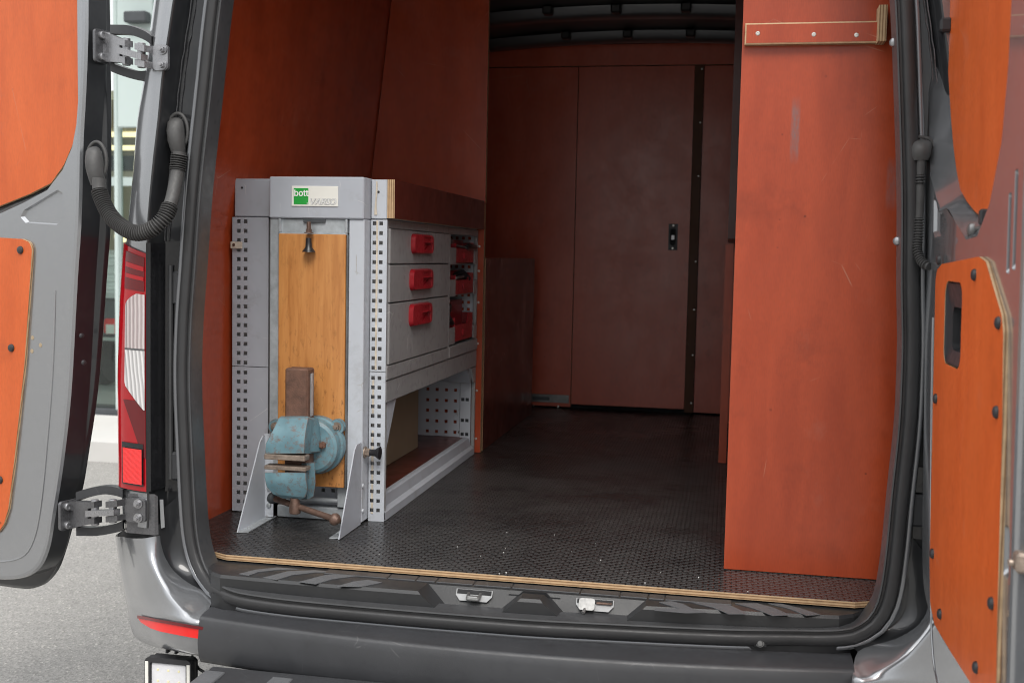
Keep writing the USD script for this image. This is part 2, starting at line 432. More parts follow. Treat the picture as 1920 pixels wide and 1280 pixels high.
simple('print_grey', (.46, .47, .48), .4, noise=.03)
simple('rust', (.150, .075, .050), .62, noise=.5, scale=45, bump=.6, bscale=260)
simple('rusty_steel', (.17, .105, .08), .48, metal=.4, noise=.5, scale=60, bump=.5, bscale=300)
simple('worn_steel', (.34, .27, .22), .42, metal=.55, noise=.5, scale=70, bump=.4)
simple('black_knob', (.016, .016, .018), .35, noise=.2)
simple('fastener_black', (.022, .022, .024), .45, noise=.2)
simple('pavement_stone', (.52, .51, .49), .85, noise=.1, scale=2)
simple('cladding', (.47, .55, .53), .5, noise=.05, scale=1)
simple('building_dark', (.06, .066, .072), .5, noise=.2)
simple('building_white', (.74, .76, .75), .5, noise=.05)
simple('room_cream', (.55, .50, .36), .8, noise=.1)
simple('room_floor', (.42, .45, .43), .4, noise=.08)
simple('vehicle_white', (.72, .74, .73), .35, noise=.05, coat=.6)
simple('lamp_face', (.66, .66, .68), .3, noise=.08, scale=60)
simple('led_chip', (.80, .74, .45), .4)
simple('latch_white', (.30, .305, .31), .55, noise=.15, scale=60)
simple('tyre', (.022, .022, .022), .8, noise=.3)
simple('sticker', (.45, .47, .42), .5, noise=.15, scale=50)

# worn blue cast iron of the vise: rust where the edges wear and in patches
mat('vise_blue', {
    'g': ('geometry', {}), 'bv': ('bevel', {'radius': .004, 'samples': 6}), 'dp': ('vector_math', {'math_type': 'dot_product'}),
    'e': ('map_range', {'from_min': .86, 'from_max': .99, 'to_min': 1.0, 'to_max': 0.0, 'clamp': True}),
    'n': ('noise_texture', {'scale': 58.0, 'detail': 9.0, 'roughness': .78}), 'nr': ('rgb_ramp', {'ramp': [(.51, (0, 0, 0)), (.62, (1, 1, 1))]}), 'nbw': ('rgb_to_bw', {}),
    'n3': ('noise_texture', {'scale': 130.0, 'detail': 6.0, 'roughness': .7}), 'er': ('math', {'math_type': 'multiply'}), 'nm': ('map_range', {'from_min': .3, 'from_max': .6, 'to_min': 0.0, 'to_max': 1.6, 'clamp': True}),
    'n4': ('noise_texture', {'scale': 16.0, 'detail': 3.0}), 'r4': ('rgb_ramp', {'ramp': [(.3, (.085, .168, .20)), (.7, (.155, .28, .325))]}),
    'np': ('math', {'math_type': 'multiply', 'value2': .7}), 'mx': ('math', {'math_type': 'maximum', 'use_clamp': True}),
    'm': ('mix_color', {'b': (.155, .085, .06)}), 'b': ('bump', {'strength': .35, 'distance': .0012}),
    'p': ('principled_bsdf', {'roughness': .48})},
    [('g.position', 'n.vector'), ('n.fac', 'nr.fac'), ('nr.color', 'nbw.color'), ('g.position', 'n3.vector'), ('n3.fac', 'nm.value'),
     ('bv.bevel', 'dp.vector1'), ('g.normal', 'dp.vector2'), ('dp.value', 'e.value'), ('e.result', 'er.value1'), ('nm.result', 'er.value2'),
     ('nbw.val', 'np.value1'), ('np.value', 'mx.value1'), ('er.value', 'mx.value2'), ('mx.value', 'm.fac'),
     ('g.position', 'n4.vector'), ('n4.fac', 'r4.fac'), ('r4.color', 'm.a'), ('m.result', 'p.base_color'), ('n3.fac', 'b.height'), ('b.normal', 'p.normal')])

# orange varnished board of the bench, grain running up, dark knocks low down
mat('board_wood', {
    'g': ('geometry', {}), 'mp': ('mapping', {'scale': (26, 26, 2.2)}),
    'n': ('noise_texture', {'scale': 2.0, 'detail': 7.0, 'roughness': .65, 'distortion': .5}),
    'r': ('rgb_ramp', {'ramp': [(.25, (.34, .125, .032)), (.5, (.47, .20, .058)), (.75, (.55, .255, .082))]}),
    'mk': ('mapping', {'scale': (60, 60, 22)}), 'k': ('noise_texture', {'scale': 1.6, 'detail': 5.0, 'roughness': .7}),
    'kr': ('rgb_ramp', {'ramp': [(.55, (0, 0, 0)), (.66, (1, 1, 1))]}), 'kb': ('rgb_to_bw', {}),
    'sx': ('separate_xyz', {}), 'zr': ('map_range', {'from_min': 1.25, 'from_max': .85, 'to_min': .15, 'to_max': .8, 'clamp': True}),
    'km': ('math', {'math_type': 'multiply'}), 'm': ('mix_color', {'b': (.085, .030, .012)}),
    'p': ('principled_bsdf', {'roughness': .36})},
    [('g.position', 'mp.vector'), ('mp.vector', 'n.vector'), ('n.fac', 'r.fac'), ('g.position', 'mk.vector'), ('mk.vector', 'k.vector'), ('k.fac', 'kr.fac'),
     ('kr.color', 'kb.color'), ('g.position', 'sx.vector'), ('sx.z', 'zr.value'), ('kb.val', 'km.value1'), ('zr.result', 'km.value2'),
     ('km.value', 'm.fac'), ('r.color', 'm.a'), ('m.result', 'p.base_color')])

# anti-slip floor film: rows of pressed lozenges, worn and dusty, grey sheen also put into the colour
mat('floor_film', {
    'g': ('geometry', {}),
    'br': ('brick_texture', {'scale': 1.0, 'brick_width': .0235, 'row_height': .0136, 'mortar_size': .0034, 'mortar_smooth': 1.0, 'offset': .5, 'squash': 1.0,
                             'color1': (1, 1, 1), 'color2': (1, 1, 1), 'mortar': (0, 0, 0)}),
    'bw': ('rgb_to_bw', {}),
    'n': ('noise_texture', {'scale': 3.2, 'detail': 7.0, 'roughness': .68}), 'nr': ('rgb_ramp', {'ramp': [(.35, (0, 0, 0)), (.72, (1, 1, 1))]}), 'nb': ('rgb_to_bw', {}),
    'c': ('mix_color', {'a': (.0050, .0044, .0043), 'b': (.0115, .0104, .0100)}),
    'cm': ('mix_color', {'b': (.060, .056, .053)}), 'wm': ('math', {'math_type': 'multiply'}), 'ws': ('math', {'math_type': 'multiply', 'value2': .65}),
    'v': ('voronoi_texture', {'scale': 46.0}), 'vr': ('rgb_ramp', {'ramp': [(.0, (1, 1, 1)), (.035, (1, 1, 1)), (.06, (0, 0, 0))]}), 'vb': ('rgb_to_bw', {}),
    'vn': ('noise_texture', {'scale': 2.6, 'detail': 3.0}), 'vr2': ('rgb_ramp', {'ramp': [(.56, (0, 0, 0)), (.62, (1, 1, 1))]}), 'vb2': ('rgb_to_bw', {}),
    'vm': ('math', {'math_type': 'multiply'}), 'cd': ('mix_color', {'b': (.30, .28, .25)}),
    'mr': ('map_range', {'to_min': .20, 'to_max': .42}),
    'b': ('bump', {'strength': 1.0, 'distance': .0024}),
    'p': ('principled_bsdf', {'specular_ior_level': .75})},
    [('g.position', 'br.vector'), ('br.color', 'bw.color'), ('bw.val', 'c.fac'), ('g.position', 'n.vector'), ('n.fac', 'nr.fac'), ('nr.color', 'nb.color'),
     ('nb.val', 'wm.value1'), ('bw.val', 'wm.value2'), ('wm.value', 'ws.value1'), ('ws.value', 'cm.fac'), ('c.result', 'cm.a'),
     ('g.position', 'v.vector'), ('v.distance', 'vr.fac'), ('vr.color', 'vb.color'), ('g.position', 'vn.vector'), ('vn.fac', 'vr2.fac'), ('vr2.color', 'vb2.color'),
     ('vb.val', 'vm.value1'), ('vb2.val', 'vm.value2'), ('vm.value', 'cd.fac'), ('cm.result', 'cd.a'), ('cd.result', 'p.base_color'),
     ('nb.val', 'mr.value'), ('mr.result', 'p.roughness'), ('bw.val', 'b.height'), ('b.normal', 'p.normal')])

mat('asphalt', {
    'g': ('geometry', {}), 'v': ('voronoi_texture', {'scale': 170.0}), 'vb': ('rgb_to_bw', {}),
    'vr': ('rgb_ramp', {'ramp': [(.05, (.17, .165, .157)), (.5, (.265, .258, .247)), (.86, (.32, .31, .295)), (.95, (.50, .48, .44))]}),
    'n': ('noise_texture', {'scale': 1.3, 'detail': 7.0, 'roughness': .65}), 'nr': ('rgb_ramp', {'ramp': [(.3, (.80, .80, .80)), (.7, (1.08, 1.07, 1.05))]}),
    'm': ('mix_color', {'blend_type': 'multiply', 'fac': 1.0, 'use_clamp': False}), 'b': ('bump', {'strength': .5, 'distance': .003}), 'p': ('principled_bsdf', {'roughness': .9})},
    [('g.position', 'v.vector'), ('v.color', 'vb.color'), ('vb.val', 'vr.fac'), ('g.position', 'n.vector'), ('n.fac', 'nr.fac'), ('vr.color', 'm.a'), ('nr.color', 'm.b'), ('m.result', 'p.base_color'),
     ('v.distance', 'b.height'), ('b.normal', 'p.normal')])


def lens(name, color, rough=.06, ribs=None):
    nodes = {'g': ('geometry', {}), 'p': ('principled_bsdf', {'base_color': color, 'roughness': rough, 'coat_weight': .35, 'coat_roughness': .02, 'specular_ior_level': .4})}
    links = []
    if ribs:
        nodes['w'] = ('wave_texture', {'bands_direction': ribs[0], 'scale': ribs[1], 'distortion': 1.0, 'detail': 1.0})
        nodes['b'] = ('bump', {'strength': .55, 'distance': .002})
        links = [('g.position', 'w.vector'), ('w.fac', 'b.height'), ('b.normal', 'p.normal')]
    mat(name, nodes, links)


lens('lens_red', (.30, .003, .007), .07)
lens('lens_red_dark', (.085, .002, .004), .08)
lens('lens_red_bright', (.78, .022, .02), .18, ('z', 160))
def painted_facet_lens(name, bright, dark, rot):  # shading of the reflector facets painted in as light and dark bands
    mat(name, {'g': ('geometry', {}), 'mp': ('mapping', {'rotation': rot}),
               'w': ('wave_texture', {'bands_direction': 'x', 'scale': 27.0, 'distortion': 1.6, 'detail': 1.0, 'detail_scale': .6}),
               'w2': ('wave_texture', {'bands_direction': 'z', 'scale': 130.0, 'distortion': .3}),
               'r': ('rgb_ramp', {'ramp': [(.05, dark), (.5, tuple((np.array(dark) + bright) / 2)), (.9, bright)]}), 'r2': ('rgb_ramp', {'ramp': [(.2, (.72, .72, .72)), (.8, (1, 1, 1))]}),
               'm': ('mix_color', {'blend_type': 'multiply', 'fac': .7}), 'b': ('bump', {'strength': .6, 'distance': .003}),
               'p': ('principled_bsdf', {'roughness': .2, 'coat_weight': .4, 'coat_roughness': .02, 'metallic': .35})},
        [('g.position', 'mp.vector'), ('mp.vector', 'w.vector'), ('w.fac', 'r.fac'), ('g.position', 'w2.vector'), ('w2.fac', 'r2.fac'), ('r.color', 'm.a'), ('r2.color', 'm.b'), ('m.result', 'p.base_color'),
         ('w.fac', 'b.height'), ('b.normal', 'p.normal')])


painted_facet_lens('lens_clear', (.64, .57, .56), (.40, .33, .33), (0, 0, 0))
painted_facet_lens('lens_clear_plain', (.80, .79, .78), (.50, .49, .49), (0, .12, 0))
lens('reflector_red', (.72, .014, .012), .2)
mat('pane_glass', {'t': ('transparent_bsdf', {'color': (.86, .92, .90)}), 's': ('glossy_bsdf', {'color': (1, 1, 1), 'roughness': .01}), 'f': ('fresnel', {'IOR': 1.45}), 'm': ('mix_closure', {})},
    [('f.fac', 'm.fac'), ('t.BSDF', 'm.closure1'), ('s.BSDF', 'm.closure2')], surface='m.closure')
mat('warm_lamp', {'e': ('emission', {'color': (1.0, .80, .45), 'strength': 1.1})}, surface='e.emission')

F = .70                                   # height of the cargo floor above the ground

# ------------------------------------------------------------------ the setting
g = trimesh.creation.box((1200, 1200, .2)); g.apply_translation((0, 200, -.1))
struct('ground', g, 'asphalt')
# pale paving along the building, seen through the gap beside the left door
BD = np.array([.0, 5.4])
struct('pavement', bx(-30, -1.9, 4.25, 5.35, 0, .13), 'pavement_stone', smooth=False)

# ------------------------------------------------------------------ the van
van = thing('van', 'grey metallic panel van seen from behind with both rear doors wide open', 'van')


def sides(name, mesh, material, parent=van, smooth=30, label=None):
    a = obj(name, mesh, material, parent, smooth)
    b = obj(name, flipx(mesh), material, parent, smooth)
    return a, b


def flipx(mesh):
    m = tm(mesh)
    v = np.array(m.vertices); v[:, 0] *= -1
    return trimesh.Trimesh(v, np.array(m.faces)[:, ::-1], process=False)


# rear pillars: one lofted section from the flank round the corner into the door rebate, row by row upward
ZR = [.40, .84, 1.10, 1.28, 1.42, 1.565, 1.69, 1.775, 1.95, 2.30, 2.55]
XS = [.976, .980, .981, .974, .963, .947, .935, .920, .893, .842, .797]     # outer corner
XE = [.864, .862, .862, .861, .860, .848, .832, .823, .794, .744, .699]     # edge of the outer skin
XQ = [.792, .796, .797, .795, .790, .781, .772, .764, .741, .700, .66]      # where the seal begins
rows = []
ZRL = [.765] + ZR[1:]
for z, xs, xe, xq in zip(ZRL, XS, XE, XQ):
    rows.append([(-xs - .012, .9, z), (-xs - .006, .16, z), (-xs, .06, z), (-xs + .012, .012, z), (-xs + .035, -.028, z), (-xe - .03, -.052, z), (-xe - .004, -.058, z)])
P = densify(rows, 3)
sides('body_pillar', grid(P, flip=True), 'paint_grey', smooth=60)
rows = []
for z, xs, xe, xq in zip(ZRL, XS, XE, XQ):
    rows.append([(-xe - .004, -.058, z), (-xe, -.055, z), (-xe + .003, -.046, z), (-xe + .009, -.002, z), (-xe + .016, .006, z), (-xq, .010, z), (-xq + .02, .012, z), (-xq + .022, .03, z)])
P = densify(rows, 2)
sides('door_rebate', grid(P, flip=True), 'paint_grey_shaded', smooth=40)
for k in (0, 1):                           # bead of seam sealer down each rebate
    path = spline([(-(xe - .014 - .004 * k), .004 - .012 * (1 - k), z) for z, xe in zip(ZR, XE) if z > 1.41], 60)
    path += rng.normal(0, .0007, path.shape)
    sides('seam_sealer', tube(path, .0016, 5), 'hinge_metal')
# flanks and roof
rows = [[(-x, y, z) for y in (.88, 1.6, 2.6, 3.6)] for x, z in zip([.985, 1.0, 1.003, .998, .985, .967, .955, .94, .913, .862, .817, .70, .45, 0], [.40, .84, 1.1, 1.28, 1.42, 1.565, 1.69, 1.775, 1.95, 2.30, 2.55, 2.62, 2.65, 2.66])]
sides('body_side', grid(rows, flip=True), 'paint_grey', smooth=50)
rows = [[(x, y, z) for y in (.03, 1.4, 2.9)] for x, z in ((-.80, 2.28), (-.72, 2.362), (-.5, 2.388), (-.25, 2.395), (0, 2.398), (.25, 2.395), (.5, 2.388), (.72, 2.362), (.80, 2.28))]
obj('roof_lining', grid(rows), 'paint_roof', van, smooth=60)
obj('roof_panel', grid([[(x, y, z + .17) for y in (.0, 3.6)] for x, z in ((-.80, 2.38), (-.5, 2.46), (0, 2.5), (.5, 2.46), (.80, 2.38))], flip=True), 'paint_grey', van, smooth=60)
obj('roof_panel', bx(-.70, .70, -.02, .06, 2.365, 2.68), 'paint_grey', van)
for yr in (2.60, 2.10, 1.45, .80):
    sec = [(0, 0), (.012, -.03), (.03, -.042), (.075, -.042), (.093, -.03), (.105, 0)]
    rows = []
    for x in np.linspace(-.74, .74, 25):
        zc = 2.392 - .035 * (x / .74) ** 2
        rows.append([(x, yr + a, zc + b) for a, b in sec])
    obj('roof_rib', grid(rows, flip=True), 'paint_roof', van, smooth=35)
    for x in (-.32, -.05, .22):
        obj('roof_clip', cbox(x - .02, x + .02, yr - .05, yr - .002, 2.352, 2.386, .006), 'plastic_black', van)

# rubber seal round the opening
half = [(0, .0, 2.352), (-.40, .0, 2.345), (-.56, .0, 2.318), (-.625, -.01, 2.26), (-.66, -.02, 2.15), (-.696, -.02, 1.952), (-.724, -.02, 1.72), (-.747, -.02, 1.52), (-.759, -.02, 1.363), (-.770, -.02, 1.217), (-.773, -.02, 1.12),
        (-.766, -.02, .924), (-.760, -.021, .82), (-.754, -.022, .755), (-.744, -.026, .715), (-.722, -.040, .680), (-.68, -.075, .660), (-.60, -.108, .652), (-.45, -.118, .649), (-.22, -.119, .648), (0, -.116, .648)]
RX = lambda z: float(np.interp(z, [.66, .75, 1.0, 1.36, 1.55, 1.76, 1.95, 2.25, 2.33], [0, -.006, -.008, 0, .007, .017, .023, .03, 0]))
loop = half + [(-x + RX(z), y + .062 * min(1, max(0, (.75 - z) / .10)) * (abs(x) / .62 if abs(x) < .62 else max(0, 1 - (abs(x) - .62) / .13)), z) for x, y, z in half[1:-1][::-1]]
path = spline(loop, 280)
cx_, cz_ = 0.0, 1.5
T = np.gradient(path, axis=0); T /= np.linalg.norm(T, axis=1, keepdims=True)
OUT = np.cross(T, np.tile([0, 1.0, 0], (len(T), 1)))
OUT /= np.linalg.norm(OUT, axis=1, keepdims=True)
OUT *= np.sign(((path - [0, 0, 1.5]) * OUT).sum(1))[:, None]


def sweep_loop(sec):
    return grid([[p + o * r + np.array([0, y, 0]) for r, y in sec] for p, o in zip(path, OUT)])


def fix(mesh):
    """Turns a shell so that its faces look at the camera side on average."""
    return mesh


obj('door_seal', sweep_loop([(.034, .03), (.034, -.006), (.032, -.014), (.028, -.019), (.021, -.0215), (.013, -.022), (.009, -.019), (.0065, -.013), (.003, -.013), (.002, -.013), (-.001, .03)]), 'rubber', van, smooth=50)
obj('seal_flange', sweep_loop([(.046, .035), (.046, -.004), (.043, -.008), (.037, -.008), (.034, -.004), (.034, .03)]), 'flange_paint', van, smooth=50)
obj('seal_lip', sweep_loop([(.003, .02), (.002, -.016), (.000, -.019), (-.003, -.018), (-.004, -.010), (-.004, .04)]), 'rubber_light', van, smooth=50)

# inner frame behind the seal, left and right
rows = []
WALL = [(.70, .892), (1.45, .886), (1.667, .853), (2.294, .785), (2.36, .775)]


def wallx(z):
    return np.interp(z, [w[0] for w in WALL], [w[1] for w in WALL])


for x, y, z in half[4:13] + [(-.760, -.02, .705)]:
    xw = -wallx(z) - .011
    rows.append([(x + .001, y + .015, z), (x - .004, .022, z), (x - .02, .034, z), (xw + .01, .060, z), (xw, .075, z), (xw, .50, z)])
obj('inner_frame', grid(rows, flip=True), 'paint_grey_shaded', van, 40)
obj('inner_frame', grid([[(-p[0] + (RX(p[2]) if k < 3 else 0), p[1], p[2]) for k, p in enumerate(r)] for r in rows]), 'paint_grey_shaded', van, 40)

# tail lights: housing, lenses
zt_ = float(at(262, 455, y=-.04)[2])


def lamp_strip(z0, z1, t0, t1, off, n=14, cut=None):
    """A patch of the lamp's outer skin: t runs from the flank (0) to the inner edge (1)."""
    rows = []
    for z in np.linspace(z0, z1, n):
        xs, xe = np.interp(z, ZR, XS), np.interp(z, ZR, XE)
        sec = spline([(-xs - .004, .10), (-xs, .06), (-xs + .012, .012), (-xs + .035, -.028), (-xe - .03, -.052), (-xe, -.060)], 60)
        a, b = (t0(z) if callable(t0) else t0), (t1(z) if callable(t1) else t1)
        idx = np.linspace(a, b, 12) * 59
        pts = np.array([np.interp(idx, np.arange(60), sec[:, k]) for k in (0, 1)]).T
        tan = np.gradient(pts, axis=0); nrm = np.stack([tan[:, 1], -tan[:, 0]], 1); nrm /= np.linalg.norm(nrm, axis=1, keepdims=True)
        nrm *= np.sign((nrm * [-1, -1]).sum(1))[:, None]
        pts = pts + nrm * off
        sl_ = .024 * np.clip((z - (zt_ - .16)) / .16, 0, 1)
        rows.append([(p[0], p[1], z - sl_ * np.clip((q - 35) / 24, 0, 1)) for p, q in zip(pts, idx)])
    return grid(rows, flip=True)


def z_of(v):
    return float(at(262, v, y=-.04)[2])


zt, zb = z_of(455), z_of(916)
red = lamp_strip(zb, zt, 0, 1, .006)
hl, hr = sides('tail_light', red, 'lens_red', smooth=60)
side = grid([[(-np.interp(z, ZR, XE) - .002, -.064, z), (-np.interp(z, ZR, XE) + .006, -.058, z), (-np.interp(z, ZR, XE) + .014, .004, z)] for z in np.linspace(zb, zt, 10)], flip=True)
for par, fl in ((hl, lambda m: m), (hr, flipx)):
    obj('lamp_housing', fl(side), 'gloss_black', par)
    obj('lamp_housing', fl(lamp_strip(zb - .004, zb, 0, 1, .004, 2)), 'gloss_black', par)
    zc0, zc1, zcm = z_of(765), z_of(545), z_of(655)
    lo = lambda z: .735 if z > z_of(720) else .735 + .25 * ((z_of(720) - z) / (z_of(720) - zc0)) ** 1.1
    obj('dark_band', fl(lamp_strip(zc0 - .11, zc0 + .02, lambda z: .70 + .27 * np.clip((zc0 + .02 - z) / .13, 0, 1), 1.0, .0075)), 'lens_red_dark', par, smooth=60)
    obj('dark_band', fl(lamp_strip(zc1 + .008, zt - .012, .70, .985, .0075)), 'lens_red_dark', par, smooth=60)
    obj('reverse_lens', fl(lamp_strip(zcm + .004, zc1, lambda z: .735 + .16 * max(0, (z - zc1 + .035) / .035) ** 2, 1.0, .010, 20)), 'lens_clear', par, smooth=60)
    obj('reverse_lens', fl(lamp_strip(zc0, zcm, lo, 1.0, .010)), 'lens_clear_plain', par, smooth=60)
    obj('lens_seam', fl(lamp_strip(zcm, zcm + .004, .735, 1.0, .0105, 3)), 'hinge_metal', par, smooth=60)
    obj('fog_frame', fl(lamp_strip(zb + .012, z_of(828), .68, .975, .0085)), 'gloss_black', par, smooth=60)
    obj('fog_lens', fl(lamp_strip(zb + .016, z_of(838), .71, .965, .0115)), 'lens_red_bright', par, smooth=60)
    for k, (a, b) in enumerate(((.035, .045), (.060, .072))):
        obj('light_guide', fl(lamp_strip(zc1 + a, zc1 + b, .72, .98, .0085, 3)), 'lens_red', par, smooth=60)
# black trim between the lamp and the seal, its rubber strip and two brackets
for fl in (lambda m: m, flipx):
    rows = [[(-np.interp(z, ZR, XE) + .012, -.004, z), (-np.interp(z, ZR, XE) + .022, .000, z), (-np.interp(z, ZR, XQ) - .012, .004, z)] for z in np.linspace(zb - .01, zt + .005, 10)]
    p = obj('pillar_trim', fl(grid(rows, flip=True)), 'gloss_black', van)
    obj('buffer_strip', fl(tube([(-np.interp(z, ZR, XE) + .026, -.004, z) for z in np.linspace(zb + .02, zt - .05, 14)], .006, 8)), 'rubber_light', p)
    obj('bracket', fl(cbox(-.828, -.800, -.012, .0, 1.275, 1.352, .006)), 'plastic_grey', p)
    obj('bracket', fl(cbox(-.832, -.800, -.014, .0, .868, .935, .006)), 'plastic_grey', p)
    obj('trim_panel', fl(cbox(-.826, -.798, -.006, .002, .99, 1.255, .006)), 'plastic_black', p)

# painted lower corner with its red reflector
R = [
    [(218, 1002, .06), (232, 1006, .0), (254, 1009, -.045), (275, 1008, -.062), (290, 1005, -.058), (300, 1003, -.045)],
    [(222, 1036, .06), (236, 1038, .0), (258, 1040, -.050), (279, 1040, -.072), (294, 1037, -.062), (306, 1034, -.040)],
    [(228, 1075, .06), (242, 1076, -.005), (266, 1076, -.062), (291, 1072, -.088), (306, 1068, -.072), (320, 1062, -.036)],
    [(235, 1110, .06), (250, 1112, -.012), (280, 1116, -.076), (312, 1112, -.108), (332, 1103, -.084), (350, 1090, -.044)],
    [(241, 1135, .06), (262, 1139, -.035), (300, 1143, -.105), (340, 1149, -.140), (366, 1143, -.118), (398, 1120, -.066)],
    [(243, 1148, .06), (264, 1153, -.035), (300, 1160, -.108), (340, 1166, -.146), (365, 1168, -.152), (383, 1163, -.140)],
    [(249, 1178, .065), (272, 1186, -.025), (304, 1192, -.100), (340, 1197, -.138), (365, 1200, -.148), (384, 1200, -.142)],
    [(262, 1195, .08), (285, 1210, .0), (310, 1216, -.075), (340, 1221, -.115), (365, 1225, -.132), (386, 1229, -.132)]]
P = [[at(u, v, y=y) for u, v, y in r] for r in R]
P.append([np.array([p[0] * .96, p[1] + .10, p[2] - .03]) for p in P[-1]])
for r in P:
    r.insert(0, r[0] + np.array([-.012, .12, .0])); r.insert(0, r[0] + np.array([-.006, .5, .0]))
cl, cr = sides('corner_panel', grid(densify(P, 4)), 'paint_grey', smooth=55)
top = [at(258, 1157, y=-.030), at(280, 1161, y=-.078), at(300, 1165, y=-.116), at(340, 1172, y=-.153), at(362, 1176, y=-.159), at(382, 1179, y=-.156)]
bot = [at(264, 1166, y=-.034), at(282, 1177, y=-.080), at(300, 1183, y=-.115), at(340, 1191, y=-.148), at(362, 1195, y=-.156), at(383, 1198, y=-.153)]
# inner wall behind the corner, down from the rebate (sweep to the seal, shade put into its colour)
dk = []
for (u, v, y), q in zip([r[-1] for r in R[:5]], [(-.792, .0, .80), (-.785, -.008, .745), (-.770, -.02, .698), (-.745, -.034, .660), (-.70, -.055, .630)]):
    a = at(u, v, y=y); b = np.array(q)
    a2 = a + [.006, .012, 0.004]; m_ = (a2 * .5 + b * .5) + np.array([0, .010, 0])
    dk.append([a, a2, m_, b, b + [.010, .014, .006]])
dk.insert(0, [p + np.array([0, .004, .06]) for p in dk[0]])
for par, fl in ((cl, lambda m: m), (cr, flipx)):
    obj('reflector', fl(grid([top, bot])), 'reflector_red', par, smooth=60)
    obj('reflector_frame', fl(grid([[p + [0, -.002, .006] for p in top], [p + [0, -.0025, -.0008] for p in top]])), 'lens_red_dark', par)
    obj('corner_sweep', fl(grid(densify(dk, 3))), 'paint_grey_shaded', par, smooth=60)
    a = at(262, 1190, y=-.02)
# hinge mounting block under the tail light (left) and its mirror
blk = cbox(-.900, -.862, -.052, .02, .742, .832, .008)
blk = hull([at(233, 930, y=.0), at(240, 925, y=-.050), at(290, 926, y=-.056), at(296, 930, y=-.05), at(297, 1002, y=-.05), at(290, 1003, y=-.056), at(238, 998, y=-.05), at(234, 996, y=.0),
            at(296, 930, y=.0), at(297, 1002, y=.0)])
sides('hinge_block', blk, 'hinge_metal', smooth=30)
lip = hull([at(299, 936, y=-.045), at(306, 936, y=-.045), at(309, 988, y=-.045), at(302, 990, y=-.045), at(299, 936, y=-.03), at(306, 936, y=-.03), at(309, 988, y=-.03), at(302, 990, y=-.03)])
sides('pillar_lip', lip, 'paint_grey', smooth=30)


# bumper
def yf(x):
    e = max(0.0, (abs(x) - .66) / .065)
    return -.105 + .04 * x + .06 * x * x + .055 * e * e


def yc(x):
    return -.205 + .015 * x + .135 * x * x


rows = []
for x in np.linspace(-.690, .690, 41):
    y0 = yc(x)
    rows.append([(x, y0 + .14, .600), (x, y0 + .085, .606), (x, y0 + .05, .608), (x, y0 + .008, .6035), (x, y0 + .002, .601), (x, y0 - .002, .596), (x, y0 - .005, .582), (x, y0 - .010, .545), (x, y0 - .006, .515),
                 (x, y0 + .004, .500), (x, y0 + .03, .492), (x, y0 + .12, .485)])
bp = obj('bumper', grid(rows, flip=False), 'plastic_grey', van, smooth=60)
for sx in (-1, 1):
    prof = Polygon([(yc(.69) + .1, .487), (yc(.69) + .03, .492), (yc(.69) - .003, .515), (yc(.69) - .008, .56), (yc(.69), .594), (yc(.69) + .05, .606), (yc(.69) + .1, .604)])
    obj('bumper_end', solid(prof, (sx * .691 - .004, 0, 0), (0, 1, 0), (0, 0, 1), .004), 'plastic_black', bp)
for u, v in ((535, 1135), (963, 1178), (1425, 1205)):
    x = at(u, v, y=-.12)[0]
    p = at(u, v, y=yf(x) - .014)
    obj('bumper_bolt', [lathe([(0, .004), (.005, .004), (.007, .0), (.0085, 0), (.0085, -.012), (0, -.012)], p, (0, -1, .15), 14)], 'zinc', bp)
    obj('bolt_pocket', cbox(p[0] - .014, p[0] + .014, p[1] + .002, p[1] + .012, p[2] - .010, p[2] + .010, .002), 'plastic_black', bp)
rows = []
for x in np.linspace(-.69, .69, 41):       # upright face below the seal
    y0 = yf(x) - .010
    rows.append([(x, y0 + .03, .640), (x, y0 + .004, .640), (x, y0 + .006, .612), (x, y0 + .008, .585)])
obj('sill_face', grid(rows), 'plastic_black', van, smooth=40)
# tread step under the bumper
sec = [(-.13, .470), (-.185, .500), (-.21, .518), (-.222, .522), (-.36, .515), (-.385, .508), (-.40, .49), (-.40, .40), (-.2, .38)]
rows = []
for x, dz, k in [(-.648, -.05, .55), (-.640, -.012, .85), (-.625, 0, 1)] + [(x, 0, 1) for x in np.linspace(-.5, .5, 9)] + [(.625, 0, 1), (.640, -.012, .85), (.648, -.05, .55)]:
    rows.append([(x, -.30 + (a + .30) * k, b + dz + .0) for a, b in sec])
st = obj('rear_step', grid(rows), 'plastic_grey', van, smooth=40)
obj('step_end', [hull([rows[0][k] for k in range(9)] + [(rows[0][0][0] + .01, p[1], p[2]) for p in rows[0]])], 'plastic_grey', st)
for k in range(9):
    x = -.60 + .15 * k - .03
    obj('tread_pad', cbox(x, x + .045, -.352, -.245, .5165, .5235, .002), 'plastic_stripe', st)

# sill trim over the rear edge of the floor
ZS = F - .0165


xs_ = np.linspace(-.725, .725, 49)
outer = [(x, yf(x)) for x in xs_]
trim = m3.Manifold.extrude(m3.CrossSection([[(x, y) for x, y in outer] + [(.735, -.015), (.735, .02), (-.735, .02), (-.735, -.015)]]), .056).translate((0, 0, ZS - .056))
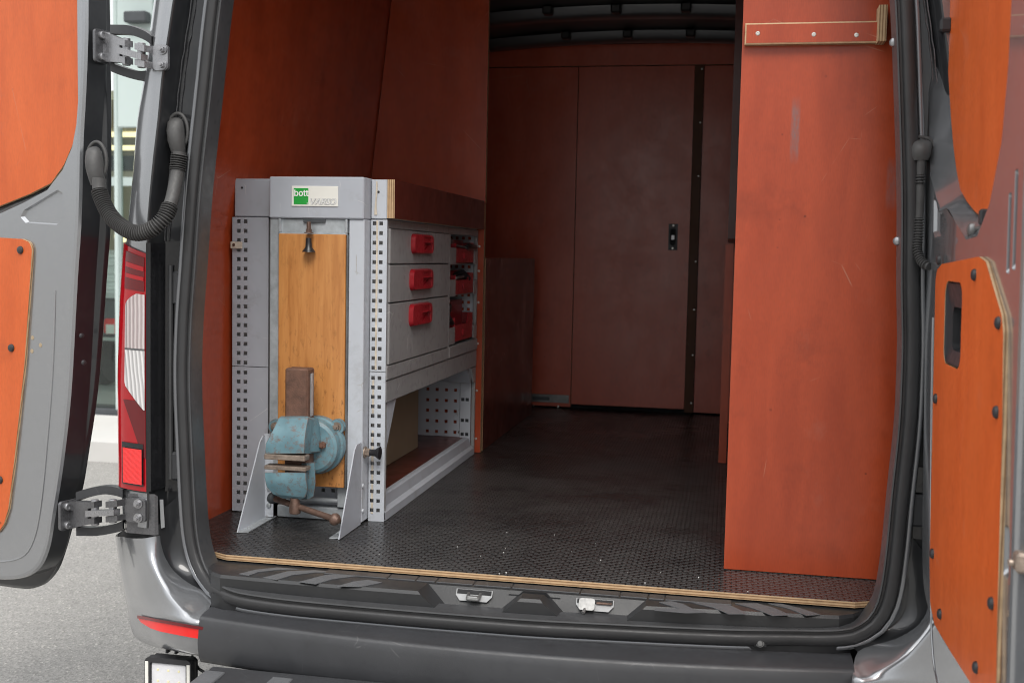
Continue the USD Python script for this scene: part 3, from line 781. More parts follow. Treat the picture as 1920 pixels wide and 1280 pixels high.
# round its upper front edge a little
cutters = []
for xa, xb in zip(xs_[:-1], xs_[1:]):
    cutters.append(hull([(xa, yf(xa) - .01, ZS + .01), (xb, yf(xb) - .01, ZS + .01), (xa, yf(xa) + .006, ZS + .0005), (xb, yf(xb) + .006, ZS + .0005), (xa, yf(xa) - .001, ZS - .007), (xb, yf(xb) - .001, ZS - .007), (xa, yf(xa) - .02, ZS - .007), (xb, yf(xb) - .02, ZS - .007)]))
trim = trim - m3.Manifold.batch_boolean(cutters, m3.OpType.Add)
LX = [at(886, 1112, y=-.07)[0], at(1114, 1122, y=-.07)[0]]
for lx in LX:                               # the two latch wells: sloping cheeks, leaning back wall
    trim = trim - hull([(lx - .118, -.042, ZS + .01), (lx + .118, -.042, ZS + .01), (lx - .105, -.042, ZS - .002), (lx + .105, -.042, ZS - .002), (lx - .050, -.068, ZS - .048), (lx + .050, -.068, ZS - .048),
                        (lx - .130, -.20, ZS + .01), (lx + .130, -.20, ZS + .01), (lx - .050, -.20, ZS - .050), (lx + .050, -.20, ZS - .050)])
trim = trim - bx(LX[0] + .075, LX[1] - .075, -.062, -.046, ZS - .012, ZS + .01)
trim = trim - bx(LX[0] - .40, LX[0] - .085, -.062, -.05, ZS - .008, ZS - .2) if False else trim
tr = obj('sill_trim', trim, 'plastic_black', van, smooth=25)
for k, (lx, u0) in enumerate(zip(LX, (886, 1114))):
    w = .040
    nrm = np.array([0, -.8, .6])
    a = Polygon([(-w, .012), (w, .012), (w, -.002), (w * .75, -.014), (-w * .75, -.014), (-w, -.002)])
    U, V = np.array([1.0, 0, 0]), np.array([0, .6, .8])
    O = np.array([lx, -.0515, ZS - .0155])
    obj('latch_plate', solid(a, O + np.array([0, -.003, 0]), U, V, .0012), 'latch_white', tr)
    obj('latch_slot', solid(sbox(-w * .95, .001, w * .95, .011), O + np.array([0, -.0043, .001]), U, V, .0006), 'dark_void', tr)
    if k == 0:
        obj('striker', [tube(spline([O + U * -.012 + V * .004 - [0, .004, 0], O + U * -.010 + V * -.004 - [0, .02, 0], O + U * .012 + V * -.004 - [0, .02, 0], O + U * .014 + V * .004 - [0, .004, 0]], 14), .0036, 8),
                        cbox(lx - .012, lx + .013, O[1] - .024, O[1] - .012, O[2] - .006, O[2] + .003, .002)], 'zinc', tr)
    else:
        obj('striker', [solid(rrect(.034, .026, .006), O + U * -.016 - [0, .010, -.001], U, V, .004), cyl(O + U * -.018 + [0, -.012, -.004], O + U * -.022 + [0, -.026, -.012], .004, 10)], 'zinc', tr)
        obj('striker_bar', tube([O + U * .004 - [0, .006, -.005], O + U * .036 - [0, .006, -.005]], .0025, 8), 'rusty_steel', tr)
# grip stripes printed on the tread, left and right fans
ZT = ZS + .0012


def fan(px):
    pts = [at(u, v, z=ZT) for u, v in px]
    return Polygon([(p[0], p[1]) for p in pts]).buffer(0)


LEFT = [[(448, 1075), (466, 1078), (486, 1071), (520, 1067), (560, 1066), (520, 1063), (480, 1067)],
        [(493, 1082), (519, 1086), (548, 1077), (590, 1072), (640, 1072), (590, 1068), (540, 1070)],
        [(560, 1090), (592, 1094), (622, 1085), (664, 1079), (715, 1079), (668, 1074), (610, 1077)],
        [(632, 1098), (676, 1099), (702, 1094), (716, 1091), (690, 1086), (664, 1089)]]
RIGHT = [[(1236, 1128), (1258, 1126), (1280, 1131), (1300, 1141), (1326, 1147), (1286, 1148), (1227, 1143), (1228, 1139), (1275, 1140)],
         [(1300, 1129), (1345, 1128), (1372, 1135), (1404, 1150), (1366, 1150), (1338, 1138)],
         [(1378, 1130), (1420, 1130), (1450, 1138), (1482, 1152), (1448, 1153), (1412, 1139)],
         [(1440, 1130), (1466, 1131), (1500, 1139), (1538, 1151), (1512, 1153), (1480, 1140)]]
for px in LEFT + RIGHT:
    q = fan(px)
    if q.geom_type == 'Polygon' and q.area > 1e-5:
        obj('grip_stripe', solid(q, (0, 0, ZS + .0002), (1, 0, 0), (0, 1, 0), .0011), 'plastic_stripe', tr)
xb = [-.45, -.30, -.235, -.19, -.105, -.02, .13, .215, .275, .31, .45]
for xa, xc in zip(xb[:-1], xb[1:]):          # tiles of the strip along the floor's edge
    obj('sill_tile', cbox(xa + .0012, xc - .0012, -.036, -.004, ZS - .002, ZS + .0022, .0012), 'plastic_grey', tr)

# cargo floor
poly = Polygon([(-.70, 0), (.70, 0), (.742, .022), (.90, .10), (.90, 2.80), (-.90, 2.80), (-.90, .10), (-.748, .022)])
a, b = plate(poly, (0, 0, F - .0125), (1, 0, 0), (0, 1, 0), .0125)
fl_ = obj('cargo_floor', a, 'floor_film', van, smooth=False)
obj('plywood_edge', b, 'ply_edge_z', fl_, smooth=False)
obj('floor_pan', bx(-.9, .9, .03, 2.8, .55, F - .014), 'paint_grey_shaded', van)
obj('chassis', bx(-.60, .60, .02, 3.5, .30, .54), 'dark_void', van)
for sx in (-1, 1):
    w = obj('wheel', lathe([(.20, -.10), (.30, -.11), (.34, -.08), (.345, 0), (.34, .08), (.30, .11), (.20, .10)], (sx * .84, 1.35, .345), (1, 0, 0), 32), 'tyre', van, smooth=60)
    obj('rim', lathe([(0, -.04), (.10, -.05), (.20, -.09), (.205, .09), (.10, .05), (0, .04)], (sx * .84, 1.35, .345), (1, 0, 0), 24), 'hinge_light', w, smooth=40)

# plywood lining of the two flanks
edge = [(430, 0), (420, 80), (410, 170), (398, 330), (384, 470), (374, 575), (363, 625), (360, 660), (363, 705), (371, 745), (372, 860), (374, 975)]
ez, ey = [], []
for u, v in edge:
    x = -.86
    for _ in range(6):
        p = at(u, v, x=x); x = -wallx(p[2])
    ez.append(p[2]); ey.append(p[1])
ez, ey = np.array(ez[::-1]), np.array(ey[::-1])
zz = np.unique(np.r_[np.linspace(F, 2.35, 60), 1.45, 1.667])
rows = [[(-wallx(z), y, z) for y in (np.interp(z, ez, ey), .5, 1.0, 1.6, 2.2, 2.79)] for z in zz]
rows_b = [[(-wallx(z) - .009, np.interp(z, ez, ey) + .001, z), (-wallx(z), np.interp(z, ez, ey), z)] for z in zz]
wl, wr = sides('wall_lining', grid(rows, flip=True), 'film_red', smooth=30)
obj('plywood_edge', grid(rows_b, flip=True), 'ply_edge_x', wl)
for u, v, x in ((436, 315, -.882), (410, 459, -.888), (486, 185, -.85)):
    obj('lining_screw', pan_screw(at(u, v, x=x), (1, 0, 0), .006), 'screw_metal', wl)
for u, v in ((411, 82), (372, 574), (370, 737), (389, 260)):
    p = at(u, v, y=.07)
    obj('frame_screw', button(p, (.6, -.8, 0), .004, .003), 'screw_metal', van)

# ------------------------------------------------------------------ rear doors
INNER = [(.010, 2.33), (-.008, 1.95), (.002, 1.75), (.011, 1.65), (.019, 1.48), (.034, 1.33), (.059, 1.06), (.082, .917), (.098, .84), (.116, .765), (.134, .69), (.160, .640), (.205, .605), (.30, .580), (.55, .565), (.68, .570), (.735, .600),
         (.752, .65), (.757, .80), (.757, 1.20), (.757, 1.50), (.755, 1.75), (.750, 1.95), (.735, 2.33)]
RIM = [(.010, 2.37), (.002, 1.95), (.000, 1.75), (.000, 1.65), (.003, 1.48), (.018, 1.33), (.050, 1.06), (.080, .917), (.100, .83), (.130, .745), (.162, .660), (.190, .605), (.245, .557), (.30, .541), (.55, .530), (.72, .535), (.79, .56),
       (.820, .62), (.825, .80), (.825, 1.20), (.825, 1.50), (.823, 1.75), (.820, 1.95), (.80, 2.37)]
WIN_IN = [(.018, 2.27), (.018, 1.95), (.018, 1.73), (.024, 1.68), (.038, 1.630), (.070, 1.578), (.122, 1.532), (.20, 1.504), (.284, 1.478), (.385, 1.443), (.47, 1.447), (.55, 1.495), (.615, 1.58), (.640, 1.68), (.650, 1.80), (.655, 1.95), (.645, 2.27)]
WIN_OUT = [(.040, 2.24), (.040, 1.95), (.040, 1.73), (.047, 1.685), (.061, 1.637), (.092, 1.589), (.136, 1.547), (.209, 1.522), (.284, 1.502), (.390, 1.474), (.445, 1.494), (.51, 1.545), (.565, 1.61), (.600, 1.69), (.610, 1.80), (.612, 1.95), (.60, 2.24)]
LOWER = [(.168, 1.393), (.174, 1.410), (.200, 1.418), (.30, 1.421), (.47, 1.432), (.515, 1.428), (.54, 1.412), (.655, 1.31), (.672, 1.285), (.678, 1.25), (.69, .80), (.68, .745), (.64, .715), (.40, .690), (.33, .690), (.30, .700), (.278, .726), (.262, .765), (.238, .888), (.198, 1.124), (.172, 1.353)]
CLIPS = [(.205, 1.392), (.245, 1.120), (.292, .770), (.40, 1.385), (.60, 1.30), (.60, 1.08), (.60, .80), (.40, .735)]
HANDLE = (.325, 1.300, .150, .146)


def ring_offset(ring, d):
    return list(Polygon(ring).buffer(d, join_style=1).exterior.coords)


def build_door(E, D, UP, OUTN, fl, edge_axis, LOWER, CLIPS, HANDLE, INNER, RIM, WIN_IN, WIN_OUT, WD):
    """Hinge edge at E, D to the free edge, UP along the door, OUTN to its outer skin. Heights are true heights."""
    def W(s, z, t=0.0):
        return E + np.array(D) * s + np.array(UP) * (z - E[2]) + np.array(OUTN) * t

    if HANDLE:
        s0, z0, w, h = HANDLE
    hole = Polygon(WIN_IN)
    low = Polygon(LOWER)
    n = len(INNER)
    inn = Polygon(INNER).buffer(-.010, join_style=1)
    face_poly = inn.difference(hole)
    # relief of the inner skin: a sunk triangle under the window, two upright slots, the well round the lower panel
    tri = Polygon([(.214, 1.470), (.201, 1.486), (.087, 1.533), (.071, 1.526), (.076, 1.464), (.092, 1.452), (.196, 1.456)]).buffer(-.002).buffer(.002)
    slots = [Polygon([(.672, 1.395), (.682, 1.395), (.682, 1.50), (.672, 1.50)]).buffer(.004), Polygon([(.705, 1.40), (.715, 1.40), (.715, 1.53), (.705, 1.53)]).buffer(.004)]
    latch = rrect(.034, .075, .012, .722, 1.005)
    sunk = shapely.union_all([g_ for g_ in [tri] + slots + [latch] if not g_.is_empty])
    sunk = sunk.intersection(inn.buffer(-.003)).difference(hole.buffer(.003))
    fp = face_poly.difference(sunk)
    O0 = W(0, E[2] * 0)
    parts = []

    def flat(poly, t):
        out = []
        for g_ in getattr(poly, 'geoms', [poly]):
            if g_.is_empty or g_.geom_type != 'Polygon':
                continue
            v, f = trimesh.creation.triangulate_polygon(g_, engine='earcut')
            out.append(trimesh.Trimesh([W(a, b, t) for a, b in v], f, process=False))
        return trimesh.util.concatenate(out)

    def wallring(poly, t0, t1, grow=0.0):
        out = []
        for g_ in getattr(poly, 'geoms', [poly]):
            if g_.geom_type != 'Polygon' or g_.is_empty:
                continue
            r = np.array(g_.exterior.coords)
            c = np.array(g_.centroid.coords[0])
            q = c + (r - c) * (1 - grow)
            out.append(grid(np.stack([[W(a, b, t0) for a, b in r], [W(a, b, t1) for a, b in q]], 1)))
        return trimesh.util.concatenate(out)
    # chamfered and rounded edge down to the outer skin
    inner_ring = np.array(INNER)
    ins = np.array([inner_ring[i] for i in range(n)])
    cen = np.array([.40, 1.45])
    rim = np.array(RIM)
    # points of the inset face outline nearest to each ring point
    ext = inn.exterior
    fr = np.array([ext.interpolate(ext.project(Point(p))).coords[0] for p in inner_ring])
    rows = []
    for i in range(n):
        a, p, q = fr[i], inner_ring[i], rim[i]
        k = i >= 16
        rows.append([W(*a, 0.0), W(*(a * .35 + p * .65), .0022), W(*p, .009)] + ([W(*(p * .5 + q * .5), .016), W(*(p * .1 + q * .9), .030), W(*q, .040)] if k else [W(*(p + [.001, 0]), .030), W(*(p * .97 + q * .03), .060), W(*(p * .9 + q * .1), .063)]) +
                    [W(*(p * .25 + q * .75), .066), W(*q, .069), W(*q, .080), W(*(q * .985 + cen * .015), .086)])
    P_ = np.array(rows)
    # refine along the outline
    from scipy.interpolate import PchipInterpolator
    P_ = PchipInterpolator(np.arange(n), P_, axis=0)(np.linspace(0, n - 1, (n - 1) * 4 + 1))
    hs = int(.62 * len(P_))
    rimmesh = trimesh.util.concatenate([grid(P_[:hs, :3]), grid(P_[hs - 1:])])
    edge_shell = [grid(P_[:hs, 2:])]
    # face: replace its outline with the refined one so that they meet
    face_line = P_[:, 0]
    sk_poly = Polygon([((p - E) @ np.array(D), 0) for p in face_line]) if False else None
    loc = [(float((p - E) @ np.array(D)), float(p[2] if abs(UP[0]) < 1e-6 else (p - E)[2] / UP[2] + E[2])) for p in face_line]
    face_poly = Polygon(loc).buffer(0).difference(hole)
    fp = face_poly.difference(sunk)
    if HANDLE:
        fp = fp.difference(rrect(w - .004, h - .004, .026, s0, z0, 6))
    shell = [rimmesh, flat(fp, 0.0), wallring(sunk, 0, .006, .10), flat(shapely.union_all([affinity.scale(g_, .90, .90, origin='centroid') for g_ in getattr(sunk, 'geoms', [sunk])]), .006)]
    # window reveal
    rev = []
    for a, b in zip(WIN_IN, WIN_OUT):
        a, b = np.array(a), np.array(b)
        rev.append([W(*a, 0), W(*(a * .93 + b * .07), .003), W(*(a * .72 + b * .28), .35 * WD), W(*(a * .4 + b * .6), .7 * WD), W(*(b), WD)])
    rev.append(rev[0])
    rv = np.array(rev)
    win = PchipInterpolator(np.arange(len(rv)), rv, axis=0)(np.linspace(0, len(rv) - 1, (len(rv) - 1) * 3 + 1))
    shell.append(grid(win, flip=True))
    shell.append(flat(Polygon(WIN_OUT).buffer(.01), WD + .006))
    shell.append(flat(Polygon([(q * .985 + cen * .015) for q in rim]), .086))
    dr = obj('rear_door', trimesh.util.concatenate(shell), 'paint_grey', van, smooth=35)
    obj('door_edge', trimesh.util.concatenate(edge_shell), 'paint_grey_shaded', dr, smooth=35)

    cr = spline([W(a, b, -.0002) for a, b in [(.098, 1.30), (.104, 1.18), (.136, .90), (.158, .77), (.180, .70), (.215, .655), (.30, .628), (.45, .615)]], 50)
    obj('pressed_crease', tube(cr, .0022, 6), 'paint_grey', dr, smooth=60)

    def board(name, poly, t, th):
        cap = flat(poly, t - th)
        back = flat(poly, t)
        r = np.array(poly.exterior.coords)
        ch = np.array(poly.buffer(-.0012).exterior.coords)
        ed = grid(np.stack([[W(x, y, t) for x, y in r], [W(x, y, t - th) for x, y in r]], 1), flip=True)
        edges = [ed]
        for hole_ in poly.interiors:
            r2 = np.array(hole_.coords)
            edges.append(grid(np.stack([[W(x, y, t) for x, y in r2], [W(x, y, t - th) for x, y in r2]], 1), flip=True))
        p_ = obj(name, fl(cap), 'film_orange', dr, smooth=False)
        return p_, fl(trimesh.util.concatenate(edges))

    p1, e1 = board('window_panel', Polygon(WIN_OUT).buffer(-.004), WD, .009)
    obj('plywood_edge', e1, edge_axis, dr, smooth=False)
    hr_ = rrect(w, h, .028, s0, z0, 6) if HANDLE else Polygon()
    p2, e2 = board('lower_panel', Polygon(LOWER).buffer(-.018).buffer(.018, quad_segs=6).difference(hr_), 0.0, .0065)
    obj('plywood_edge', e2, edge_axis, dr, smooth=False)
    if HANDLE:
        # recessed pull
        hh = rrect(w - .006, h - .006, .025, s0, z0, 6)
        outer_r = np.array(hh.exterior.coords)
        inner_r = np.array(rrect(w - .044, h - .07, .014, s0, z0 - .01, 6).exterior.coords)
        k = len(outer_r)
        inner_r = inner_r[:k] if len(inner_r) >= k else np.vstack([inner_r, inner_r[-1:]])
        cup = grid(np.stack([[W(a, b, -.006) for a, b in outer_r], [W(a, b, -.003) for a, b in outer_r * .9 + inner_r * .1], [W(a, b, .004) for a, b in inner_r], [W(a, b, .028) for a, b in inner_r]], 1), flip=True)
        hd = obj('pull_handle', fl(trimesh.util.concatenate([cup, flat(Polygon(inner_r).buffer(0), .0275)])), 'fastener_black', dr, smooth=40)
        gr = [W(s0 - .004, z, .016) for z in np.linspace(z0 - .085, z0 + .06, 6)]
        obj('pull_lever', fl(tube(gr, .007, 10)), 'plastic_black', dr)
    for s, z in CLIPS:
        obj('panel_clip', fl(button(W(s, z, -.0065), -np.array(OUTN), .0095, .006)), 'fastener_black', dr)
    return dr, W


E_L = np.array([-1.027, -.04, 1.29])
D_L = np.array([-.9600, .2800, 0]); D_L /= np.linalg.norm(D_L)
OUT_L = np.array([.28, .96, 0]); OUT_L /= np.linalg.norm(OUT_L)
dl, WL = build_door(E_L, D_L, np.array([0, 0, 1.0]), OUT_L, lambda m: m, 'ply_edge_y', LOWER, [(.206, 1.392), (.242, 1.158), (.289, .833), (.46, 1.386), (.62, 1.19), (.60, .85)], None, INNER, RIM, WIN_IN, WIN_OUT, .034)
E_R = at(1733, 600, y=-.015); E_R = np.array([E_R[0], E_R[1], 1.29])
TILT = .020
D_R = np.array([.0, -1.0, 0])
UP_R, OUT_R = np.array([-TILT, 0, 1.0]), np.array([1.0, 0, TILT])


def on_right(u, v, t=0.0):
    d = fw + rt * (u - 960) / FOCAL - up * (v - 640) / FOCAL
    p = EYE + d * (((E_R + OUT_R * t - EYE) @ OUT_R) / (d @ OUT_R))
    return float(E_R[1] - p[1]), float(p[2])


LOW_R = [on_right(u, v, -.0065) for u, v in [(1754, 525), (1757, 505), (1766, 495), (1835, 481), (1848, 490), (1878, 590), (1881, 620), (1879, 800), (1874, 1000), (1870, 1150), (1868, 1275), (1862, 1305), (1850, 1310), (1820, 1280), (1785, 1225), (1752, 1170), (1744, 1130), (1743, 1050), (1746, 900)]]
WIN_OUT_R = [on_right(u, v, .025) for u, v in [(1768, -330), (1769, -20), (1776, 120), (1782, 220), (1787, 280), (1793, 325), (1800, 360), (1812, 382), (1828, 402), (1848, 417), (1858, 398), (1870, 362), (1884, 312), (1897, 258), (1908, 200), (1914, 60), (1916, -330)]]
CLIP_R = [on_right(u, v, -.009) for u, v in [(1759, 487), (1825, 515), (1870, 605), (1866, 772), (1753, 747), (1747, 1037), (1857, 1130), (1761, 1150), (1828, 1250)]]
HINGE_R = [on_right(u, v) for u, v in [(1737, -330), (1737, -20), (1737, 160), (1736, 260), (1734, 420), (1733, 570), (1730, 830), (1728, 970), (1728, 1040), (1730, 1095), (1740, 1148), (1763, 1200), (1800, 1252), (1850, 1305)]]
INNER_R = HINGE_R + [(.66, .675), (.70, .670), (.735, .685), (.752, .73)] + INNER[18:]
RIM_R = [(a - .02, b - .012 * (b < 1)) for a, b in HINGE_R] + [(.66, .64), (.74, .635), (.79, .65), (.820, .70)] + RIM[18:]
WIN_IN_R = [on_right(u, v) for u, v in [(1741, -330), (1741, -20), (1741, 170), (1742, 240), (1744, 330)]] + [(.080, 1.540), (.128, 1.500)] + WIN_IN[7:]
dr_, WR = build_door(E_R, D_R, UP_R, OUT_R, lambda m: m, 'ply_edge_x', LOW_R, CLIP_R, HANDLE, INNER_R, RIM_R, WIN_IN_R, WIN_OUT_R, .034)
# small holes with wood showing, by the left door's lower panel
for u, v in ((61, 633), (76, 647), (60, 658)):
    d = fw + rt * (u - 960) / FOCAL - up * (v - 640) / FOCAL
    t = ((E_L - EYE) @ OUT_L) / (d @ OUT_L)
    p = EYE + t * d
    obj('drill_hole', lathe([(.0052, 0), (.0048, .0006), (0, .0005)], p - OUT_L * .0002, -OUT_L, 12), 'mdf', dl)
for u, v in ((153, 629), (157, 679)):
    p = at(u, v, y=-.012)
    obj('door_stop', button(p - OUT_L * .004 - D_L * .004, -D_L, .006, .005), 'fastener_black', dl)
# black corner clips of the window panels
q_ = WR(.42, 1.478, .02)
obj('corner_clip', cbox(q_[0] - .008, q_[0] + .008, q_[1] - .008, q_[1] + .008, q_[2] - .012, q_[2] + .014, .003), 'fastener_black', dr_)
pc = WR(.045, 1.86, .018)
obj('corner_clip', cbox(pc[0] - .012, pc[0] + .010, pc[1] - .012, pc[1] + .012, pc[2] - .013, pc[2] + .013, .004), 'fastener_black', dr_)
pc2 = WR(.375, 1.460, .012)
obj('glass_stud', [button(pc2, (-1, 0, 0), .012, .009), cyl(pc2 + [.02, 0, 0], pc2, .006, 10)], 'zinc', dr_)
pc3 = WR(.740, 1.005, .002)
obj('latch_pin', [cbox(pc3[0] - .004, pc3[0] + .014, pc3[1] - .045, pc3[1] - .020, pc3[2] - .014, pc3[2] + .014, .004), cyl(pc3 + [-.004, -.032, -.002], pc3 + [-.011, -.032, -.002], .005, 10)], 'worn_steel', dr_)


# ------------------------------------------------------------------ hinges (left side; the right pair is behind its door)
def hinge(leaf_px, body_px, top):
    """Leaf on the door's edge, forked arm, two curved straps and the plate on the pillar."""
    (u0, v0, u1, v1), (u2, v2, u3, v3) = leaf_px, body_px
    yd = lambda u: -.055 if u < 170 else -.02
    a, b = at(u0, v0, y=-.030), at(u1, v1, y=.030)
    z1, z0 = at(u0 + 8, v0, y=-.01)[2], at(u0 + 8, v1, y=-.01)[2]
    U = OUT_L; N = -D_L
    c = (at((u0 + u1) / 2, (v0 + v1) / 2, y=-.005))
    c = c + N * .002
    V = np.array([0, 0, 1.0])
    h = hp = z1 - z0
    hg = obj('door_hinge', solid(rrect(.062, h, .008), c, V * 0 + U, V, .008 if np.cross(U, V) @ N > 0 else -.008), 'hinge_metal', van, smooth=30)
    for dz in (-.32, .32):
        for du in (-.014,):
            obj('hinge_bolt', lathe([(0, .007), (.004, .007), (.0045, .009), (.008, .009), (.009, .007), (.009, 0), (0, 0)], c + N * .008 + U * du + V * dz * h, N, 12), 'hinge_light', hg)
    # body plate
    z3, z2 = at(u2, v2, y=-.06)[2], at(u2, v3, y=-.06)[2]
    x2, x3 = at(u2, v2, y=-.062)[0], at(u3, v2, y=-.062)[0]
    pl = obj('body_plate', solid(rrect(x3 - x2, z3 - z2, .009, (x2 + x3) / 2, (z2 + z3) / 2), (0, -.056, 0), (1, 0, 0), (0, 0, 1), .010), 'hinge_light' if top else 'hinge_metal', hg, smooth=30)
    zc = (z2 + z3) / 2
    for dz in (-.30, .30):
        obj('hinge_bolt', hexbolt(np.array([x2 + .66 * (x3 - x2), -.067, zc + dz * (z3 - z2)]), (0, -1, 0), .0075), 'hinge_light', hg)
    # arm with its fork
    zd = (z0 + z1) / 2
    p0 = c + N * .008
    p1 = np.array([x2 - .008, -.074, zc])
    dirv = p1 - p0; L = np.linalg.norm(dirv); dirv /= L
    side = np.cross([0, 0, 1.0], dirv)

    def q(t, w, dz):
        return p0 + dirv * (t * L) + side * w + np.array([0, 0, dz])
    arm = [hull([q(a_, w, dz) for a_, hz in ((-.02, .034), (.18, .022), (.42, .026)) for w in (-.010, .010) for dz in (-hz, hz)])]
    arm[0] = arm[0] - hull([q(a_, w, dz) for a_, hz in ((.02, .012), (.12, .009)) for w in (-.03, -.006) for dz in (-hz, hz)])
    for sz in (-1, 1):
        arm.append(hull([q(a_, w, dz) for a_ in (.40, .56) for w in (-.011, .011) for dz in (sz * .012, sz * .026)]))
    obj('hinge_arm', [tm(k) for k in arm], 'hinge_light' if top else 'hinge_metal', hg, smooth=25)
    obj('hinge_pin', [cyl(q(.50, 0, -.030), q(.50, 0, .030), .009, 14), cyl(q(.86, 0, -.027), q(.86, 0, .027), .009, 14)], 'hinge_light', hg)
    link = hull([q(.42, w, dz) for w in (-.017, .002) for dz in (-.007, .007)] + [q(.99, w, dz) for w in (-.016, .002) for dz in (-.009, .004)])
    obj('check_link', link, 'hinge_light', hg)
    for sz in (-1, 1):                         # curved straps above and below, behind the arm
        pth = [q(.10, .012, sz * .042), q(.22, .030, sz * .047), q(.60, .040, sz * .046), q(.90, .034, sz * .036)]
        rows_ = []
        for p in spline(pth, 10):
            rows_.append([p + [0, 0, -.011], p + side * -.012 + [0, 0, -.010], p + side * -.012 + [0, 0, .010], p + [0, 0, .011]])
        rows_ = np.array(rows_)
        obj('hinge_strap', [grid(rows_), grid(rows_[:, ::-1] + side * .004)], 'plastic_grey', hg)
        obj('knuckle', hull([q(a_, w, dz) for a_ in (.80, 1.03) for w in (-.012, .012) for dz in (sz * .010, sz * .024)]), 'hinge_light' if top else 'hinge_metal', hg)
    return hg


hinge((174, 58, 212, 120), (288, 85, 316, 133), True)
hinge((106, 936, 150, 990), (236, 932, 274, 976), False)


# ------------------------------------------------------------------ cable boots
def boot(pts, ribs, label, r=.0150):
    p = spline(pts, 1000)
    s = np.linspace(0, 1, len(p))
    rad = np.full(len(p), r)
    for a, b in ribs:
        k = (s > a) & (s < b)
        L = np.linalg.norm(np.diff(p, axis=0), axis=1).sum()
        ph = (s[k] * L) / .0056
        rad[k] = r * (1.0 + .24 * np.sign(np.sin(2 * math.pi * ph)) * np.abs(np.sin(2 * math.pi * ph)) ** .5)
    return tube(p, rad, 14)


def cap(px, y, tilt):
    """Grommet: a domed oval shell that narrows into the tube."""
    top, bottom = at(*px[0], y=y), at(*px[1], y=y)
    out = []
    V = bottom - top; L = np.linalg.norm(V); V /= L
    rows_ = []
    for t, w, h in ((0, .006, .003), (.05, .013, .008), (.15, .0180, .014), (.40, .0200, .020), (.70, .0190, .021), (.90, .0172, .018), (1.0, .0160, .0160), (1.05, .0155, .0155)):
        c = top + V * L * t + np.array([0, -h * .55, 0])
        rows_.append([c + np.array([math.cos(a) * w, math.sin(a) * h, 0]) for a in np.linspace(0, 2 * math.pi, 17)])
    c = top * .60 + bottom * .40
    ring = tube([c + np.array([math.cos(a) * .0245, -.001, math.sin(a) * L * .52]) for a in np.linspace(0, 2 * math.pi, 33)], .0042, 8, False)
    return trimesh.util.concatenate([grid(rows_, flip=True), ring])


pts = [at(186, 335, y=-.055), at(186, 352, y=-.058), at(196, 385, y=-.066), at(222, 420, y=-.082), at(258, 437, y=-.098), at(288, 428, y=-.100), at(312, 402, y=-.088), at(323, 372, y=-.070), at(333, 318, y=-.045), at(337, 285, y=-.040)]
bt = obj('cable_boot', boot(pts, ((.06, .70), (.90, .985)), ''), 'rubber_boot', van, smooth=50)
obj('grommet', cap(((178, 275), (187, 345)), -.035, 0), 'rubber_boot', bt, smooth=60)
obj('grommet', cap(((331, 221), (338, 285)), -.018, 0), 'rubber_boot', bt, smooth=60)
pts = [at(1727, 292, y=-.040), at(1726, 330, y=-.038), at(1724, 400, y=-.038), at(1722, 440, y=-.040), at(1720, 465, y=-.045), at(1728, 490, y=-.060), at(1742, 500, y=-.075)]
bt2 = obj('cable_boot', boot(pts, ((.16, .24), (.52, .98)), '', .008), 'rubber_boot', van, smooth=50)
obj('grommet', cap(((1727, 262), (1724, 300)), -.025, 0), 'rubber_boot', bt2, smooth=60)
for u, v, r in ((1676, 80, .009), (1683, 452, .009)):
    obj('lining_bolt', button(at(u, v, y=.0), (-.5, -.85, 0), r, .008), 'hinge_light', van)

# ------------------------------------------------------------------ partition at the far end
YP = 2.77
part = thing('partition', 'dark red-brown plywood bulkhead with a sliding door at the far end of the cargo space', 'partition', (0, YP, F))


def board(name, poly, O, U, V, th, face, edgem, parent, label=None):
    a, b = plate(poly, O, U, V, th)
    p = obj(name, a, face, parent, smooth=False, label=label)
    depth = parent.count('/')
    obj('plywood_edge', b, edgem, p if depth < 3 else parent, smooth=False)
    return p


Ux, Uy, Uz = (1, 0, 0), (0, 1, 0), (0, 0, 1)
board('bulkhead_panel', sbox(-.89, .708, -.287, 2.262), (0, YP, 0), Ux, Uz, .018, 'film_lifted', 'ply_edge_y', part)
board('sliding_door', sbox(-.283, .722, .236, 2.262), (0, YP - .004, 0), Ux, Uz, .018, 'film_lifted', 'ply_edge_y', part)
board('bulkhead_panel', sbox(.279, .708, .89, 2.262), (0, YP + .004, 0), Ux, Uz, .018, 'film_lifted', 'ply_edge_y', part)
board('cover_strip', sbox(.238, .708, .277, 2.262), (0, YP - .012, 0), Ux, Uz, .022, 'strip_wood', 'ply_edge_y', part)
board('header_panel', sbox(-.74, 2.266, .74, 2.36), (0, YP - .008, 0), Ux, Uz, .018, 'film_lifted', 'ply_edge_y', part)
obj('bulkhead_back', bx(-.95, .95, YP + .025, YP + .04, .6, 2.62), 'dark_void', part)
hx0, hx1 = at(1254, 440, y=YP)[0], at(1271, 440, y=YP)[0]
hz1, hz0 = at(1262, 420, y=YP)[2], at(1262, 469, y=YP)[2]
hd = obj('flush_handle', solid(sbox(hx0, hz0, hx1, hz1).difference(rrect((hx1 - hx0) * .62, (hz1 - hz0) * .62, .008, (hx0 + hx1) / 2, (hz0 + hz1) / 2)), (0, YP - .024, 0), Ux, Uz, .004), 'fastener_black', part)
obj('handle_cup', cbox(hx0 + .004, hx1 - .004, YP - .0235, YP - .0225, hz0 + .02, hz1 - .02, .0003), 'dark_void', hd)
obj('handle_tongue', cbox(hx0 + .012, hx1 - .012, YP - .033, YP - .024, hz0 + .045, hz0 + .068, .002), 'hinge_light', hd)
